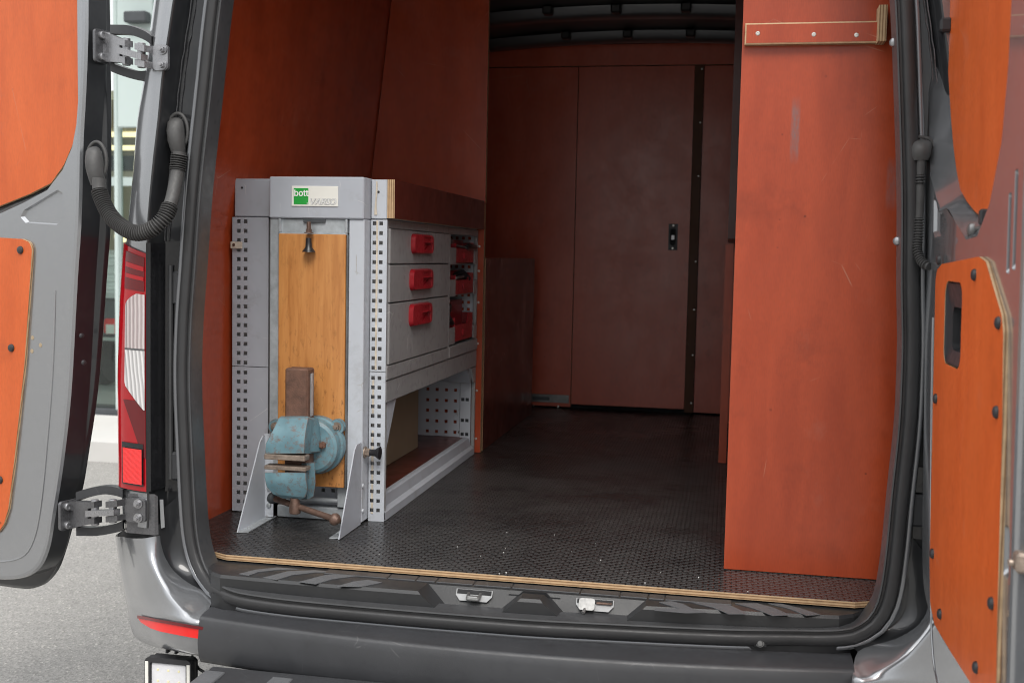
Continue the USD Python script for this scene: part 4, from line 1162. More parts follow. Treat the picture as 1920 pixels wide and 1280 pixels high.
for zz_ in (hz0 + .008, hz1 - .008):
    obj('screw', pan_screw(((hx0 + hx1) / 2, YP - .0285, zz_), (0, -1, 0), .005), 'screw_metal', hd)
gx0, gx1 = at(996, 746, y=YP)[0], at(1068, 746, y=YP)[0]
gz1, gz0 = at(1030, 738, y=YP)[2], at(1030, 753, y=YP)[2]
gd = obj('guide_rail', cbox(gx0, gx1, YP - .022, YP - .0185, gz0, gz1, .001), 'zinc', part)
obj('guide_insert', cbox(gx0 + .01, gx0 + .09, YP - .026, YP - .022, gz0 + .01, gz1 - .012, .001), 'building_dark', gd)
for x in (gx0 + .015, gx1 - .05):
    obj('screw', pan_screw((x, YP - .0185, gz0 - .018), (0, -1, 0), .005), 'screw_metal', part)
for v in (130, 230, 330, 490, 580, 665, 755):
    p = at(1292 - .012 * v, v, y=YP - .034)
    obj('screw', pan_screw((.268, YP - .0345, p[2]), (0, -1, 0), .004), 'screw_metal', part)

# upright divider board at the end of the workbench
div = thing('divider_board', 'tall red-brown plywood board standing across the far end of the grey workbench', 'board', (-.65, 1.48, F))
YD = 1.49
poly = Polygon([(-wallx(.705) + .003, .702), (-.462, .702), (-.462, 1.585), (-.430, 1.585), (-.430, 2.33), (-wallx(2.33) + .004, 2.33), (-wallx(2.29) + .004, 2.29), (-wallx(1.667) + .004, 1.667), (-wallx(1.45) + .004, 1.45)])
board('upright_panel', poly, (0, YD, 0), Ux, Uz, -.018, 'film_red', 'ply_edge_y', div)
bt_ = board('edge_batten', sbox(-.4605, .702, -.430, 1.583), (0, YD - .012, 0), Ux, Uz, -.022, 'film_red', 'ply_edge_y', div)
for v in (462, 508, 567, 644, 732, 822):
    p = at(901 - .022 * (v - 500), v, y=YD - .013)
    obj('screw', pan_screw((-.446, YD - .0125, p[2]), (0, -1, 0), .0045), 'screw_metal', div)
# boarded low wall behind it
low = thing('boarded_bench', 'low dark red-brown plywood casing between workbench and bulkhead', 'casing', (-.6, 2.0, F))
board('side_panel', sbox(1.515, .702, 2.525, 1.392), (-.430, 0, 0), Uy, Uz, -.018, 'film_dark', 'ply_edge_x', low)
board('top_panel', sbox(-.885, 1.515, -.449, 2.525), (0, 0, 1.392), Ux, Uy, -.018, 'film_lifted', 'ply_edge_z', low)
board('end_panel', sbox(-.885, .702, -.449, 1.373), (0, 2.525, 0), Ux, Uz, .018, 'film_lifted', 'ply_edge_y', low)

# ------------------------------------------------------------------ shelf cabinet on the right
cab = thing('shelf_cabinet', 'tall red-brown plywood cabinet end panel on the right with a cleat screwed near its top', 'cabinet', (.61, .2, F))
YR = .178
poly = Polygon([(.431, .702), (.741, .702), (.762, .82), (.774, 1.15), (.765, 1.40), (.735, 1.95), (.70, 2.36), (.431, 2.36)])
poly = Polygon([(.431, .702), (.80, .702), (.80, 1.52), (.788, 1.76), (.765, 2.33), (.431, 2.33)])
ep = board('end_panel', poly, (0, YR, 0), Ux, Uz, -.018, 'film_scuffed', 'ply_edge_y', cab)
c0, c1 = at(1398, 45, y=YR - .02), at(1648, 84, y=YR - .02)
zc1, zc0 = at(1400, 44, y=YR - .02)[2], at(1400, 84, y=YR - .02)[2]
cx0, cx1 = at(1397, 60, y=YR - .02)[0], at(1646, 60, y=YR - .02)[0]
ca, cb = sbox(cx0, zc0, cx1, zc1), sbox(cx0 + .003, zc0 + .003, cx1, zc1 - .003)
obj('cleat', plate(cb, (0, YR - .0005, 0), Ux, Uz, .0195)[0], 'film_red', cab, smooth=False)
obj('cleat_edge', [plate(ca, (0, YR - .0005, 0), Ux, Uz, .0175)[1], grid(np.array([[(x, YR - .018, z), (x2, YR - .0199, z2)] for (x, z), (x2, z2) in zip(ca.exterior.coords, cb.exterior.coords)]))], 'ply_edge_y', cab, smooth=False)
bx0, bx1 = at(1645, 40, y=YR - .03)[0], at(1662, 40, y=YR - .03)[0]
bz1, bz0 = at(1654, 12, y=YR - .03)[2], at(1654, 80, y=YR - .03)[2]
obj('cleat_block', cbox(bx0 + .001, bx1, YR - .045, YR - .001, bz0, bz1, .001), 'ply_edge_x', cab)
for u, v in ((1421, 63), (1526, 65), (1606, 66)):
    obj('screw', pan_screw(at(u, v, y=YR - .0197), (0, -1, 0), .005), 'screw_metal', cab)
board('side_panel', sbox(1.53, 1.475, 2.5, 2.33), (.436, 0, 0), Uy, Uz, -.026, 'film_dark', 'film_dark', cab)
board('side_panel', sbox(.21, 1.50, 1.50, 2.33), (.452, 0, 0), Uy, Uz, -.016, 'film_lifted', 'film_lifted', cab)
board('front_upright', sbox(.404, .702, .430, 1.455), (0, 1.53, 0), Ux, Uz, -.018, 'film_red', 'ply_edge_y', cab)
for zz_ in (1.44, 1.10):
    board('shelf', sbox(.44, .21, .88, 1.5), (0, 0, zz_), Ux, Uy, .015, 'film_lifted', 'ply_edge_z', cab)
board('back_upright', sbox(.432, .702, .76, 2.33), (0, 2.5, 0), Ux, Uz, -.018, 'film_lifted', 'ply_edge_y', cab)
# grey rubbed scuff of tape residue on the end panel
# ------------------------------------------------------------------ workbench
XB, YB = -.449, .406
wb = thing('workbench', 'grey steel drawer workbench with a folded orange wooden leaf on its end', 'workbench', (-.66, .95, F))


def perforated(x0, x1, z0, z1, cols, zs, size, O, U, V, th=.0018):
    p = sbox(x0, z0, x1, z1)
    holes = shapely.union_all([sbox(c - size / 2, z - size / 2, c + size / 2, z + size / 2) for c in cols for z in zs])
    return solid(p.difference(holes), O, U, V, th)


PITCH = .0249
SEAM = 1.094
# left post: upper and lower sheets, two columns of square holes, plain to the right
lcx = [at(448, 600, y=YB)[0], at(460, 600, y=YB)[0] + .001]
zs_up = [1.478 - PITCH * k for k in range(16)]
zs_lo = [1.078 - PITCH * k for k in range(15)]
obj('perforated_post', perforated(-.874, -.772, SEAM + .001, 1.489, lcx, zs_up, .0105, (0, YB, 0), Ux, Uz), 'bench_paint', wb, smooth=False)
obj('perforated_post', perforated(-.874, -.772, .703, SEAM - .001, lcx, zs_lo, .0105, (0, YB, 0), Ux, Uz), 'bench_paint', wb, smooth=False)
rcx = [at(701, 600, y=YB)[0], at(713, 600, y=YB)[0]]
obj('perforated_post', perforated(-.4905, -.4475, SEAM + .001, 1.487, rcx, zs_up, .0100, (0, YB, 0), Ux, Uz), 'bench_trim', wb, smooth=False)
obj('perforated_post', perforated(-.4905, -.4475, .700, SEAM - .001, rcx, zs_lo, .0100, (0, YB, 0), Ux, Uz), 'bench_trim', wb, smooth=False)
obj('post_core', [bx(-.873, -.773, YB + .016, YB + .020, .70, 1.487), bx(-.489, -.4495, YB + .016, YB + .020, .70, 1.487), bx(-.873, -.8715, YB + .0022, YB + .02, .70, 1.487)], 'bench_paint_shaded', wb, smooth=False)
# pale sealant squeezed in the inner column of the right post
for k, (za, zb_) in enumerate(((1.10, 1.485), (.985, 1.072), (.72, .94))):
    zz_ = np.linspace(za, zb_, 40)
    wv = .0021 + .0009 * meshkit.noise(np.stack([zz_ * 60, zz_ * 0, zz_ * 0 + k], -1))
    cx_ = (rcx[0] + rcx[1]) / 2 - .0018 + (.0 if k == 0 else -.006)
    poly = Polygon([(cx_ - w, z) for w, z in zip(wv, zz_)] + [(cx_ + w, z) for w, z in zip(wv[::-1], zz_[::-1])])
    poly = poly.difference(shapely.union_all([sbox(c - .005, z - .005, c + .005, z + .005) for c in rcx for z in zs_up + zs_lo]))
    obj('sealant_bead', solid(poly, (0, YB - .0019, 0), Ux, Uz, .0012), 'sealant', wb, smooth=False)
poly = Polygon([(-.4925 + .002 * math.sin(z * 41), z) for z in np.linspace(1.50, 1.585, 9)] + [(-.4875 + .0012 * math.sin(z * 73), z) for z in np.linspace(1.585, 1.50, 9)])
obj('sealant_bead', solid(affinity.translate(poly, .012, 0), (0, YB - .0012, 0), Ux, Uz, .0012), 'sealant', wb, smooth=False)
# top boxes
obj('top_box', cbox(-.869, -.7505, YB, YB + .5, 1.4905, 1.590, .0025), 'bench_paint', wb)
obj('top_box', cbox(-.749, -.494, .354, YB + .30, 1.4865, 1.5925, .003), 'bench_paint', wb)
obj('top_box', cbox(-.4915, -.4495, YB, YB + 1.05, 1.4895, 1.590, .002), 'bench_trim', wb)
for u, v, y in ((454, 352, YB), (686, 383, .39), (710, 360, YB)):
    obj('screw', pan_screw(at(u, v, y=y) - np.array([0, .001, 0]), (0, -1, 0), .003), 'fastener_black', wb)
# dark plywood edging along the top and its pale end grain
tp = board('top_edging', sbox(YB, 1.4915, 1.470, 1.5905), (-.4485, 0, 0), Uy, Uz, .0195, 'film_dark', 'ply_edge_x', wb)
obj('bench_top', bx(-.868, -.450, YB + .52, 1.468, 1.560, 1.5895), 'film_dark', wb)
# maker's plate
a0, a1 = at(547, 349, y=.352), at(634, 387, y=.352)
px0, px1, pz1, pz0 = a0[0], at(634, 349, y=.352)[0], at(590, 349, y=.352)[2], at(590, 387, y=.352)[2]
nm = obj('maker_plate', cbox(px0, px1, .3515, .354, pz0, pz1, .0006), 'label_white', wb)
gx0_, gx1_, gz1_, gz0_ = at(551, 360, y=.351)[0], at(578, 360, y=.351)[0], at(560, 353, y=.351)[2], at(560, 383, y=.351)[2]
obj('green_square', bx(gx0_, gx1_, .3508, .3516, gz0_, gz1_), 'label_green', nm)


def lettering(text, x0, x1, z0, h, y, material, name, bold=True, shear=0.0, grow=0.0):
    t = meshkit.text_mesh(text, h, depth=.0004, bold=bold)
    v = np.array(t.vertices)
    v[:, 0] -= v[:, 0].min()
    v[:, 0] *= (x1 - x0) / v[:, 0].max()
    w = np.stack([x0 + v[:, 0] + shear * v[:, 1], np.full(len(v), y) - v[:, 2], z0 + v[:, 1]], 1)
    return trimesh.Trimesh(w, t.faces, process=False)


obj('lettering', lettering('bott', gx0_ + .0012, gx1_ + .0004, gz1_ - .0195, .0155, .3506, '', ''), 'print_white', nm, smooth=False)
vx0, vx1 = gx1_ + .003, px1 - .006
for dx, dz in ((-.0007, 0), (.0007, 0), (0, .0007), (0, -.0007)):
    pass
outl = [lettering('VARIO', vx0 + dx, vx1 + dx, gz0_ + .0006 + dz, .0135, .3512, '', '', True, .22) for dx, dz in ((-.0006, 0), (.0006, 0), (0, .0006), (0, -.0006))]
obj('lettering', outl, 'print_grey', nm, smooth=False)
obj('lettering', lettering('VARIO', vx0, vx1, gz0_ + .0006, .0135, .3508, '', '', False, .22), 'print_white', nm, smooth=False)
obj('lettering', [lathe([(.0016, 0), (.0016, .0003), (.0011, .0003), (.0011, 0)], (gx1_ - .002, .3506, gz0_ + .0025), (0, -1, 0), 12), lettering('R', gx1_ - .0027, gx1_ - .0013, gz0_ + .0017, .0016, .3506, '', '', False)], 'print_white', nm, smooth=False)
# column under the projecting box: galvanised left cheek, pale right cheek
cyf = .360
obj('column_cheek', cbox(-.749, -.724, cyf, YB + .02, .80, 1.486, .0015), 'galvanised', wb)
obj('column_cheek', cbox(-.5345, -.4935, cyf, YB + .03, .705, 1.486, .0015), 'bench_trim', wb)
obj('column_back', bx(-.724, -.5345, YB + .03, YB + .033, .70, 1.486), 'bench_paint_shaded', wb)
obj('column_top', cbox(-.722, -.538, cyf + .002, cyf + .006, 1.449, 1.4855, .001), 'galvanised', wb)
cp = cbox(-.722, -.538, cyf - .006, cyf + .002, 1.446, 1.450, .001)
obj('column_top', cp, 'galvanised', wb)
obj('catch_plate', cbox(-.657, -.598, cyf - .004, cyf + .002, 1.476, 1.4855, .001), 'building_dark', wb)
for x0, x1 in ((-.7228, -.7175), (-.5425, -.5375)):
    obj('column_top', cbox(x0, x1, cyf - .008, cyf + .006, 1.4505, 1.4855, .001), 'galvanised', wb)
# folded leaf
LB = .350
lz1, lz0 = at(585, 439, y=LB)[2], at(585, 911, y=LB)[2]
lf = obj('folding_leaf', cbox(-.7215, -.540, LB, LB + .020, lz0, lz1, .0015), 'board_wood', wb)
obj('leaf_rail', cbox(-.5385, -.5350, LB + .002, LB + .03, lz0 - .005, lz1, .001), 'zinc', wb)
# spring plungers
k0 = at(580, 416, y=.340)
pk = obj('plunger_knob', lathe([(0, 0), (.007, 0), (.0075, .010), (.009, .024), (.0165, .034), (.017, .036), (0, .036)], at(579, 446, y=.338), (0, 0, -1), 18), 'black_knob', wb, smooth=40)
obj('plunger_thread', [cyl(at(579, 416, y=.338), at(579, 434, y=.338), .0055, 12), hexbolt(at(579, 437, y=.338), (0, 0, 1), .008)], 'rusty_steel', pk)
pr0 = at(676, 847, y=.375)
pr0[0] = -.4915
pk2 = obj('plunger_knob', lathe([(0, .004), (.009, .004), (.0085, .014), (.0095, .028), (.0165, .038), (.017, .041), (.011, .042), (0, .040)], pr0, (1, 0, 0), 18), 'black_knob', wb, smooth=40)
obj('plunger_thread', hexbolt(pr0, (1, 0, 0), .0105, True), 'worn_steel', pk2)
# floor feet: upright fins with bent flanges
for fx, (y_a, y_b), ztop, side_ in ((-.762, (.191, .378), .92, 1), (-.4975, (.194, .356), .915, -1)):
    fin = Polygon([(y_a, .7015), (y_b, .7015), (y_b, ztop), (y_b - .035, ztop), (y_b - .052, ztop - .012)])
    ft = obj('foot_bracket', solid(fin, (fx, 0, 0), Uy, Uz, .003), 'bench_trim' if side_ > 0 else 'bench_paint', wb, smooth=False)
    x0, x1 = (fx + .003, fx + .026) if side_ > 0 else (fx - .024, fx)
    obj('foot_flange', solid(Polygon([(x0, y_a + .004), (x1, y_a + .012), (x1, y_b), (x0, y_b)]).difference(shapely.union_all([Point((x0 + x1) / 2, y).buffer(.005) for y in (y_a + .04, y_b - .04)])), (0, 0, .7006), Ux, Uy, .0028), 'galvanised', ft, smooth=False)
    if side_ > 0:
        obj('foot_flange', solid(sbox(fx + .0005, .705, fx + .0255, .925).difference(shapely.union_all([Point(fx + .015, z).buffer(.0045) for z in (.905, .885)])), (0, y_b - .018, 0), Ux, Uz, .0025), 'bench_trim', ft, smooth=False)
        for z in (.78, .735):
            obj('bolt_head', button((fx + .014, y_b - .021, z), (0, -1, 0), .0065, .004), 'galvanised', ft)
# what shows below the leaf
obj('toe_plate', perforated(-.70, -.5345, .705, lz0 + .02, [-.62, -.592], [.772], .010, (0, YB + .012, 0), Ux, Uz), 'bench_paint', wb, smooth=False)
obj('channel', cbox(-.565, -.536, .372, YB + .01, .738, lz0 - .002, .0015), 'galvanised', wb)
obj('tie_rod', cyl((-.71, .385, .752), (-.566, .385, .752), .007), 'galvanised', wb)
obj('base_plate', cbox(-.735, -.536, .380, YB + .01, .7012, .733, .002), 'galvanised', wb)
for z in (.80, .735):
    obj('bolt_head', button((-.4930, .365 + .0, z), (1, 0, 0), .006, .004), 'bench_trim', wb)
# drawer side
DX = XB
obj('face_rail', cbox(DX - .012, DX, YB + .003, 1.472, 1.467, 1.4885, .001), 'bench_paint_shaded', wb)
obj('face_post', cbox(DX - .012, DX, YB + .003, .4195, 1.102, 1.4665, .001), 'bench_paint_shaded', wb)
obj('face_post', cbox(DX - .012, DX + .003, 1.043, 1.054, 1.075, 1.4665, .001), 'bench_paint_shaded', wb)
obj('face_post', cbox(DX - .012, DX + .003, 1.056, 1.067, 1.075, 1.4665, .001), 'bench_paint_shaded', wb)
obj('face_rail', cbox(DX - .010, DX + .004, YB + .004, 1.042, 1.072, 1.109, .0015), 'bench_paint_shaded', wb)
obj('face_rail', cbox(DX - .010, DX + .004, 1.0685, 1.468, 1.072, 1.109, .0015), 'bench_paint_shaded', wb)
obj('apron_rail', cbox(DX - .012, DX + .002, YB + .004, 1.468, 1.012, 1.070, .0025), 'bench_paint_shaded', wb)
obj('carcass', [bx(-.86, DX - .02, YB + .024, YB + .03, 1.075, 1.485), bx(-.86, DX - .014, YB + .03, 1.46, 1.0725, 1.078), bx(-.86, -.855, YB + .03, 1.46, 1.07, 1.487), bx(-.86, DX - .014, 1.046, 1.064, 1.075, 1.487), bx(-.86, DX - .014, YB + .03, 1.47, 1.483, 1.488)], 'bench_paint_shaded', wb, smooth=False)
DR = [(1.3745, 1.4655, (771, 809, 439, 476)), (1.2735, 1.3715, (768, 808, 504, 543)), (1.1115, 1.2705, (767, 806, 568, 609))]
for z0, z1, (u0, u1, v0, v1) in DR:
    d_ = obj('drawer', [cbox(DX - .016, DX + .005, .4215, 1.0405, z0, z1, .002), bx(DX - .34, DX - .017, .44, 1.02, z0 + .01, z1 - .02)], 'bench_paint_shaded', wb)
    ya, yb_ = at(u0, (v0 + v1) / 2, x=DX + .006)[1], at(u1, (v0 + v1) / 2, x=DX + .006)[1]
    za, zb_ = at((u0 + u1) / 2, v1, x=DX + .006)[2], at((u0 + u1) / 2, v0, x=DX + .006)[2]
    cy, cz, w, h = (ya + yb_) / 2, (za + zb_) / 2, yb_ - ya, zb_ - za
    body = m3.Manifold.extrude(m3.CrossSection([list(rrect(w, h, .02, 0, 0, 5).exterior.coords)[:-1][::-1]]), .011, 0, 0, (.93, .90))
    body = body - bx(-w * .02, w * .40, -h * .40, h * .06, .003, .03) - bx(-w * .02, w * .36, h * .14, h * .36, .0085, .03)
    m_ = tm(body); m_.apply_transform(frame((DX + .005, cy, cz), Uy, Uz, Ux))
    hd_ = obj('drawer_handle', m_, 'red_plastic', d_, smooth=30)
    sc = hull([(DX + .0085, cy - w * .01, cz - h * .39), (DX + .0085, cy + w * .39, cz - h * .39), (DX + .0085, cy + w * .39, cz + h * .05), (DX + .015, cy - w * .01, cz - h * .39), (DX + .0155, cy + w * .39, cz - h * .39)])
    obj('grip_lip', cbox(DX + .008, DX + .018, cy - w * .03, cy + w * .41, cz + h * .06, cz + h * .12, .002), 'red_plastic', d_)
    obj('grip_scoop', sc, 'red_plastic', d_)
# side compartments: shelves, back with square holes
sl = [(1.378, 1.463), (1.276, 1.362), (1.122, 1.262)]
for z0, z1 in sl:
    obj('compartment_shelf', cbox(DX - .24, DX - .013, 1.068, 1.468, z0 - .008, z0 - .003, .001), 'bench_paint_shaded', wb)
    obj('compartment_lip', cbox(DX - .003, DX + .001, 1.070, 1.150, z0 - .008, z0 + .046, .001), 'bench_paint_shaded', wb)
    obj('compartment_lip', cbox(DX - .003, DX + .001, 1.415, 1.468, z0 - .008, z0 + .040, .001), 'bench_paint_shaded', wb)
obj('face_post', cbox(DX - .012, DX, 1.458, 1.470, .705, 1.4665, .001), 'bench_paint_shaded', wb)
obj('perforated_panel', perforated(-.68, DX - .014, 1.075, 1.485, [DX - .030 - .0225 * k for k in range(9)], [1.46 - .0249 * k for k in range(15)], .0105, (0, 1.468, 0), Ux, Uz), 'bench_trim', wb, smooth=False)
obj('compartment_back', bx(-.67, -.665, 1.066, 1.466, 1.08, 1.485), 'bench_paint_shaded', wb)
obj('panel_backing', bx(-.855, DX - .01, 1.4705, 1.4715, .703, 1.486), 'film_red', wb)
# open bay below
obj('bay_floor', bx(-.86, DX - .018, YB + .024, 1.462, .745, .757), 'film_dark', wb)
obj('mdf_sheet', cbox(-.592, -.583, YB + .03, 1.205, .758, 1.0715, .001), 'mdf', wb)
hx_ = [at(802, 775, y=1.46)[0], at(819.5, 775, y=1.46)[0], at(837, 775, y=1.46)[0], at(854, 775, y=1.46)[0]]
hz_ = [at(820, v, y=1.46)[2] for v in (729.5, 749.5, 769, 788.5, 808, 827.5)]
pz = sbox(-.72, .758, -.502, 1.071).difference(shapely.union_all([sbox(x - .0055, z - .0055, x + .0055, z + .0055) for x in hx_ for z in hz_]))
obj('perforated_panel', solid(pz, (0, 1.458, 0), Ux, Uz, .0016), 'bench_trim', wb, smooth=False)
obj('rear_post', solid(sbox(-.4995, .705, -.4615, 1.071).difference(shapely.union_all([sbox(x - .006, z - .006, x + .006, z + .006) for x in (-.490, -.474) for z in [at(876, v, y=1.45)[2] for v in (749, 788, 814, 828)]])), (0, 1.452, 0), Ux, Uz, .0018), 'bench_trim', wb, smooth=False)
obj('post_core', bx(-.505, -.4635, 1.464, 1.466, .705, 1.07), 'building_dark', wb)
obj('gusset', solid(Polygon([(YB + .006, 1.0105), (.520, 1.0105), (.445, .90), (.418, .858), (YB + .006, .858)]), (DX - .006, 0, 0), Uy, Uz, .002), 'bench_trim', wb, smooth=False)
obj('gusset', hull([(-.66, 1.44, 1.008), (DX - .004, 1.44, 1.010), (-.66, 1.444, .958), (DX - .012, 1.444, .952), (DX - .004, 1.35, 1.010), (-.66, 1.446, .962), (DX - .006, 1.42, .955)]), 'bench_paint', wb)
obj('gusset', hull([(DX - .005, 1.395, 1.010), (DX - .005, 1.452, 1.010), (DX + .001, 1.452, 1.010), (DX + .001, 1.395, 1.010), (DX - .005, 1.452, .955), (DX + .001, 1.452, .955), (DX - .005, 1.436, .958), (DX + .001, 1.436, .958)]), 'bench_paint_shaded', wb)
sec = [(DX - .05, .740), (DX - .040, .756), (DX - .034, .7585), (DX - .020, .7585), (DX - .016, .756), (DX - .010, .730), (DX + .002, .722), (DX + .004, .7015), (DX - .05, .7015)]
rows = [[(x, y, z) for x, z in sec] for y in (YB + .004, 1.45)]
obj('bottom_rail', [grid(rows, flip=True)], 'bench_paint', wb, smooth=25)
obj('side_back', bx(-.868, -.862, YB + .02, 1.468, .703, 1.487), 'bench_paint', wb)
bo = at(840, 820, y=1.455)
obj('bolt_head', button((bo[0] + .04, 1.4575, .775), (0, -1, 0), .005, .004), 'zinc', wb)
wc = obj('wall_clip', cbox(at(430, 459, y=.39)[0], at(452, 459, y=.39)[0], .396, .399, at(440, 466, y=.39)[2], at(440, 453, y=.39)[2], .001), 'sealant', wb, label='bent tin strap holding the bench to the wall')
obj('screw', pan_screw(at(438, 459, y=.394), (0, -1, 0), .004), 'rust', wb)

# ------------------------------------------------------------------ bins in the side compartments
bins = []
for i, ((z0, z1), lab) in enumerate(zip(sl, ('red plastic bin in the topmost compartment beside the drawers', 'red plastic bin in the middle compartment beside the drawers', 'red plastic bin in the lowest and tallest compartment beside the drawers'))):
    b_ = thing('storage_bin', lab, 'bin', (-.53, 1.28, z0), group='red bins in the workbench compartments')
    zb0 = z0 - .0025
    y0_, y1_ = 1.152, 1.412
    xf, xr = DX - .002, DX - .042
    hf, hs = (.046, .068) if i < 2 else (.052, .085)
    front = Polygon([(y0_, 0), (y1_, 0), (y1_, hs), (y1_ - .060, hs), (y1_ - .085, hf), (y0_ + .012, hf), (y0_ + .010, hs * .92), (y0_, hs * .92)])
    obj('bin_front', solid(front, (xf - .003, 0, zb0), Uy, Uz, .003), 'red_plastic', b_, smooth=False)
    obj('bin_side', cbox(xr, xf - .003, y0_, y0_ + .003, zb0, zb0 + hs * .9, .0008), 'red_plastic_dark', b_)
    obj('bin_side', cbox(xr, xf - .003, y1_ - .003, y1_, zb0, zb0 + hs, .0008), 'red_plastic_dark', b_)
    obj('bin_base', cbox(xr, xf - .003, y0_ + .003, y1_ - .003, zb0, zb0 + .003, .0008), 'red_plastic_dark', b_)
    obj('bin_back', cbox(xr, xr + .003, y0_ + .003, y1_ - .003, zb0 + .003, z1 - .012, .0008), 'red_plastic_dark', b_)
    obj('label_holder', cbox(xf, xf + .004, 1.262, 1.300, zb0 + .014, zb0 + .034, .001), 'red_plastic', b_)
    # a black-handled tool lying across the bin
    t_ = thing('hand_tool', ('black handled driver lying across the topmost red bin', 'black knobbed tool heaped in the middle red bin', 'black handled tool leaning in the lowest red bin')[i], 'tool', (-.5, 1.25, z0 + .05))
    if i == 0:
        obj('shaft', tube([(-.48, 1.10, z0 + .062), (-.452, 1.30, z0 + .048)], .004, 8), 'zinc', t_)
        obj('handle', tube([(-.452, 1.295, z0 + .048), (-.449, 1.33, z0 + .052), (-.447, 1.42, z0 + .050)], [.008, .012, .009], 10), 'black_knob', t_)
        obj('socket', [cyl((-.49, 1.10 + .03 * k, z0 + .068), (-.47, 1.10 + .03 * k, z0 + .066), .010, 10) for k in range(4)], 'hinge_light', t_)
    elif i == 1:
        obj('handle', tube([(-.50, 1.26, z0 + .045), (-.47, 1.33, z0 + .060), (-.455, 1.36, z0 + .045)], [.014, .017, .010], 10), 'black_knob', t_)
        obj('shaft', tube([(-.452, 1.16, z0 + .050), (-.455, 1.28, z0 + .054)], .0045, 8), 'zinc', t_)
        obj('socket', [cyl((-.49, 1.10 + .035 * k, z0 + .070), (-.47, 1.10 + .035 * k, z0 + .068), .011, 10) for k in range(2)], 'hinge_light', t_)
    else:
        obj('handle', tube([(-.47, 1.085, z0 + .11), (-.46, 1.10, z0 + .075), (-.458, 1.15, z0 + .058)], [.010, .013, .008], 10), 'black_knob', t_)
        obj('socket', [cyl((-.49, 1.20, z0 + .105), (-.475, 1.20, z0 + .105), .014, 12), cyl((-.49, 1.085, z0 + .09), (-.46, 1.085, z0 + .088), .007, 10)], 'black_knob', t_)

# ------------------------------------------------------------------ bench vise hanging on the folded leaf
vs = thing('bench_vise', 'worn blue cast iron vise bolted to the orange wooden leaf, jaws pointing down', 'vise', (-.63, .30, .9))
dc = at(588, 836, y=.315)
obj('swivel_base', [lathe([(0, 0), (.075, 0), (.075, .020), (.070, .026), (.068, .046), (.060, .052), (0, .052)], (dc[0], LB - .0005, dc[2]), (0, -1, 0), 40)], 'vise_blue', vs, smooth=30)
for u, v in ((631, 800), (516, 800)):
    p = at(u, v, y=.333)
    ear = m3.Manifold.hull_points(np.array([(p[0] + .020 * math.cos(a), y, p[2] + .020 * math.sin(a)) for a in np.linspace(0, 6.28, 14) for y in (LB - .001, LB - .016)] + [(p[0] + (dc[0] - p[0]) * .6 + .018 * math.cos(a), y, p[2] + (dc[2] - p[2]) * .6 + .018 * math.sin(a)) for a in np.linspace(0, 6.28, 14) for y in (LB - .001, LB - .016)]))
    e_ = obj('base_lug', ear, 'vise_blue', vs, smooth=30)
    obj('lug_bolt', hexbolt((p[0], LB - .016, p[2]), (0, -1, 0), .0085), 'worn_steel', e_)
p = at(605, 834, y=.295)
obj('swivel_bolt', hexbolt((p[0], LB - .050, p[2]), (0, -1, 0), .0095), 'rust', vs)


def A(u, v, y):
    return at(u, v, y=y)


jaw = [A(497, 850, .205), A(570, 850, .205), A(498, 832, .203), A(571, 832, .203), A(512, 806, .212), A(573, 808, .212), A(523, 783, .232), A(578, 783, .232), A(527, 780, .245), A(578, 780, .245),
       A(512, 850, .272), A(585, 850, .272), A(530, 785, .28), A(592, 788, .28)]
j = obj('fixed_jaw', hull(jaw), 'vise_blue', vs, smooth=20)
neck = [A(579, 781, .250), A(596, 784, .285), A(600, 800, .30), A(604, 846, .30), A(590, 850, .300), A(574, 848, .24), A(574, 800, .235), A(540, 790, .30), A(530, 850, .300)]
obj('jaw_neck', hull(neck), 'vise_blue', vs, smooth=20)


def slab(u0, v0, u1, v1, y0, y1, c=.0015):
    a = A(u0, v0, y0); b = A(u1, v1, y0)
    return cbox(a[0], b[0], y0, y1, b[2], a[2], c)


obj('jaw_plate', slab(495, 851, 571, 865, .196, .230), 'worn_steel', vs)
obj('jaw_plate', slab(495, 872, 573, 884, .196, .230), 'worn_steel', vs)
mv = [A(496, 885, .200), A(573, 885, .200), A(497, 900, .200), A(574, 901, .200), A(500, 912, .206), A(577, 916, .208), A(512, 926, .218), A(572, 932, .220), A(530, 934, .235), A(562, 937, .235),
      A(505, 885, .26), A(580, 885, .26), A(512, 925, .26), A(575, 930, .26)]
obj('moving_jaw', hull(mv), 'vise_blue', vs, smooth=20)
ck = [A(574, 868, .232), A(590, 866, .255), A(592, 905, .255), A(588, 930, .255), A(576, 936, .240), A(574, 900, .225), A(560, 868, .262), A(560, 936, .262)]
obj('jaw_cheek', hull(ck), 'vise_blue', vs, smooth=20)
s0, s1 = A(534, 690, .250), A(577, 690, .250)
zb_ = A(550, 935, .25)[2]
obj('slide_bar', cbox(s0[0], s1[0], .250, .298, zb_, s0[2], .004), 'rust', vs)
obj('slide_insert', cbox(s1[0] + .0002, s1[0] + .0025, .268, .284, A(582, 780, .27)[2], A(582, 700, .27)[2], .0008), 'galvanised', vs)
nz = A(553, 962, .235)
obj('screw_nut', lathe([(0, 0), (.013, 0), (.0145, .003), (.0145, .022), (.012, .026), (.012, .04), (0, .04)], (nz[0], .235, nz[2]), (0, 0, 1), 18), 'rusty_steel', vs, smooth=40)
h0, h1 = A(511, 933, .275), A(628, 973, .185)
zc_ = (h0[2] + h1[2]) / 2
hb = obj('tommy_bar', tube([h0, h0 * .5 + h1 * .5, h1], .0078, 14), 'rusty_steel', vs, smooth=50)
dv = (h1 - h0) / np.linalg.norm(h1 - h0)
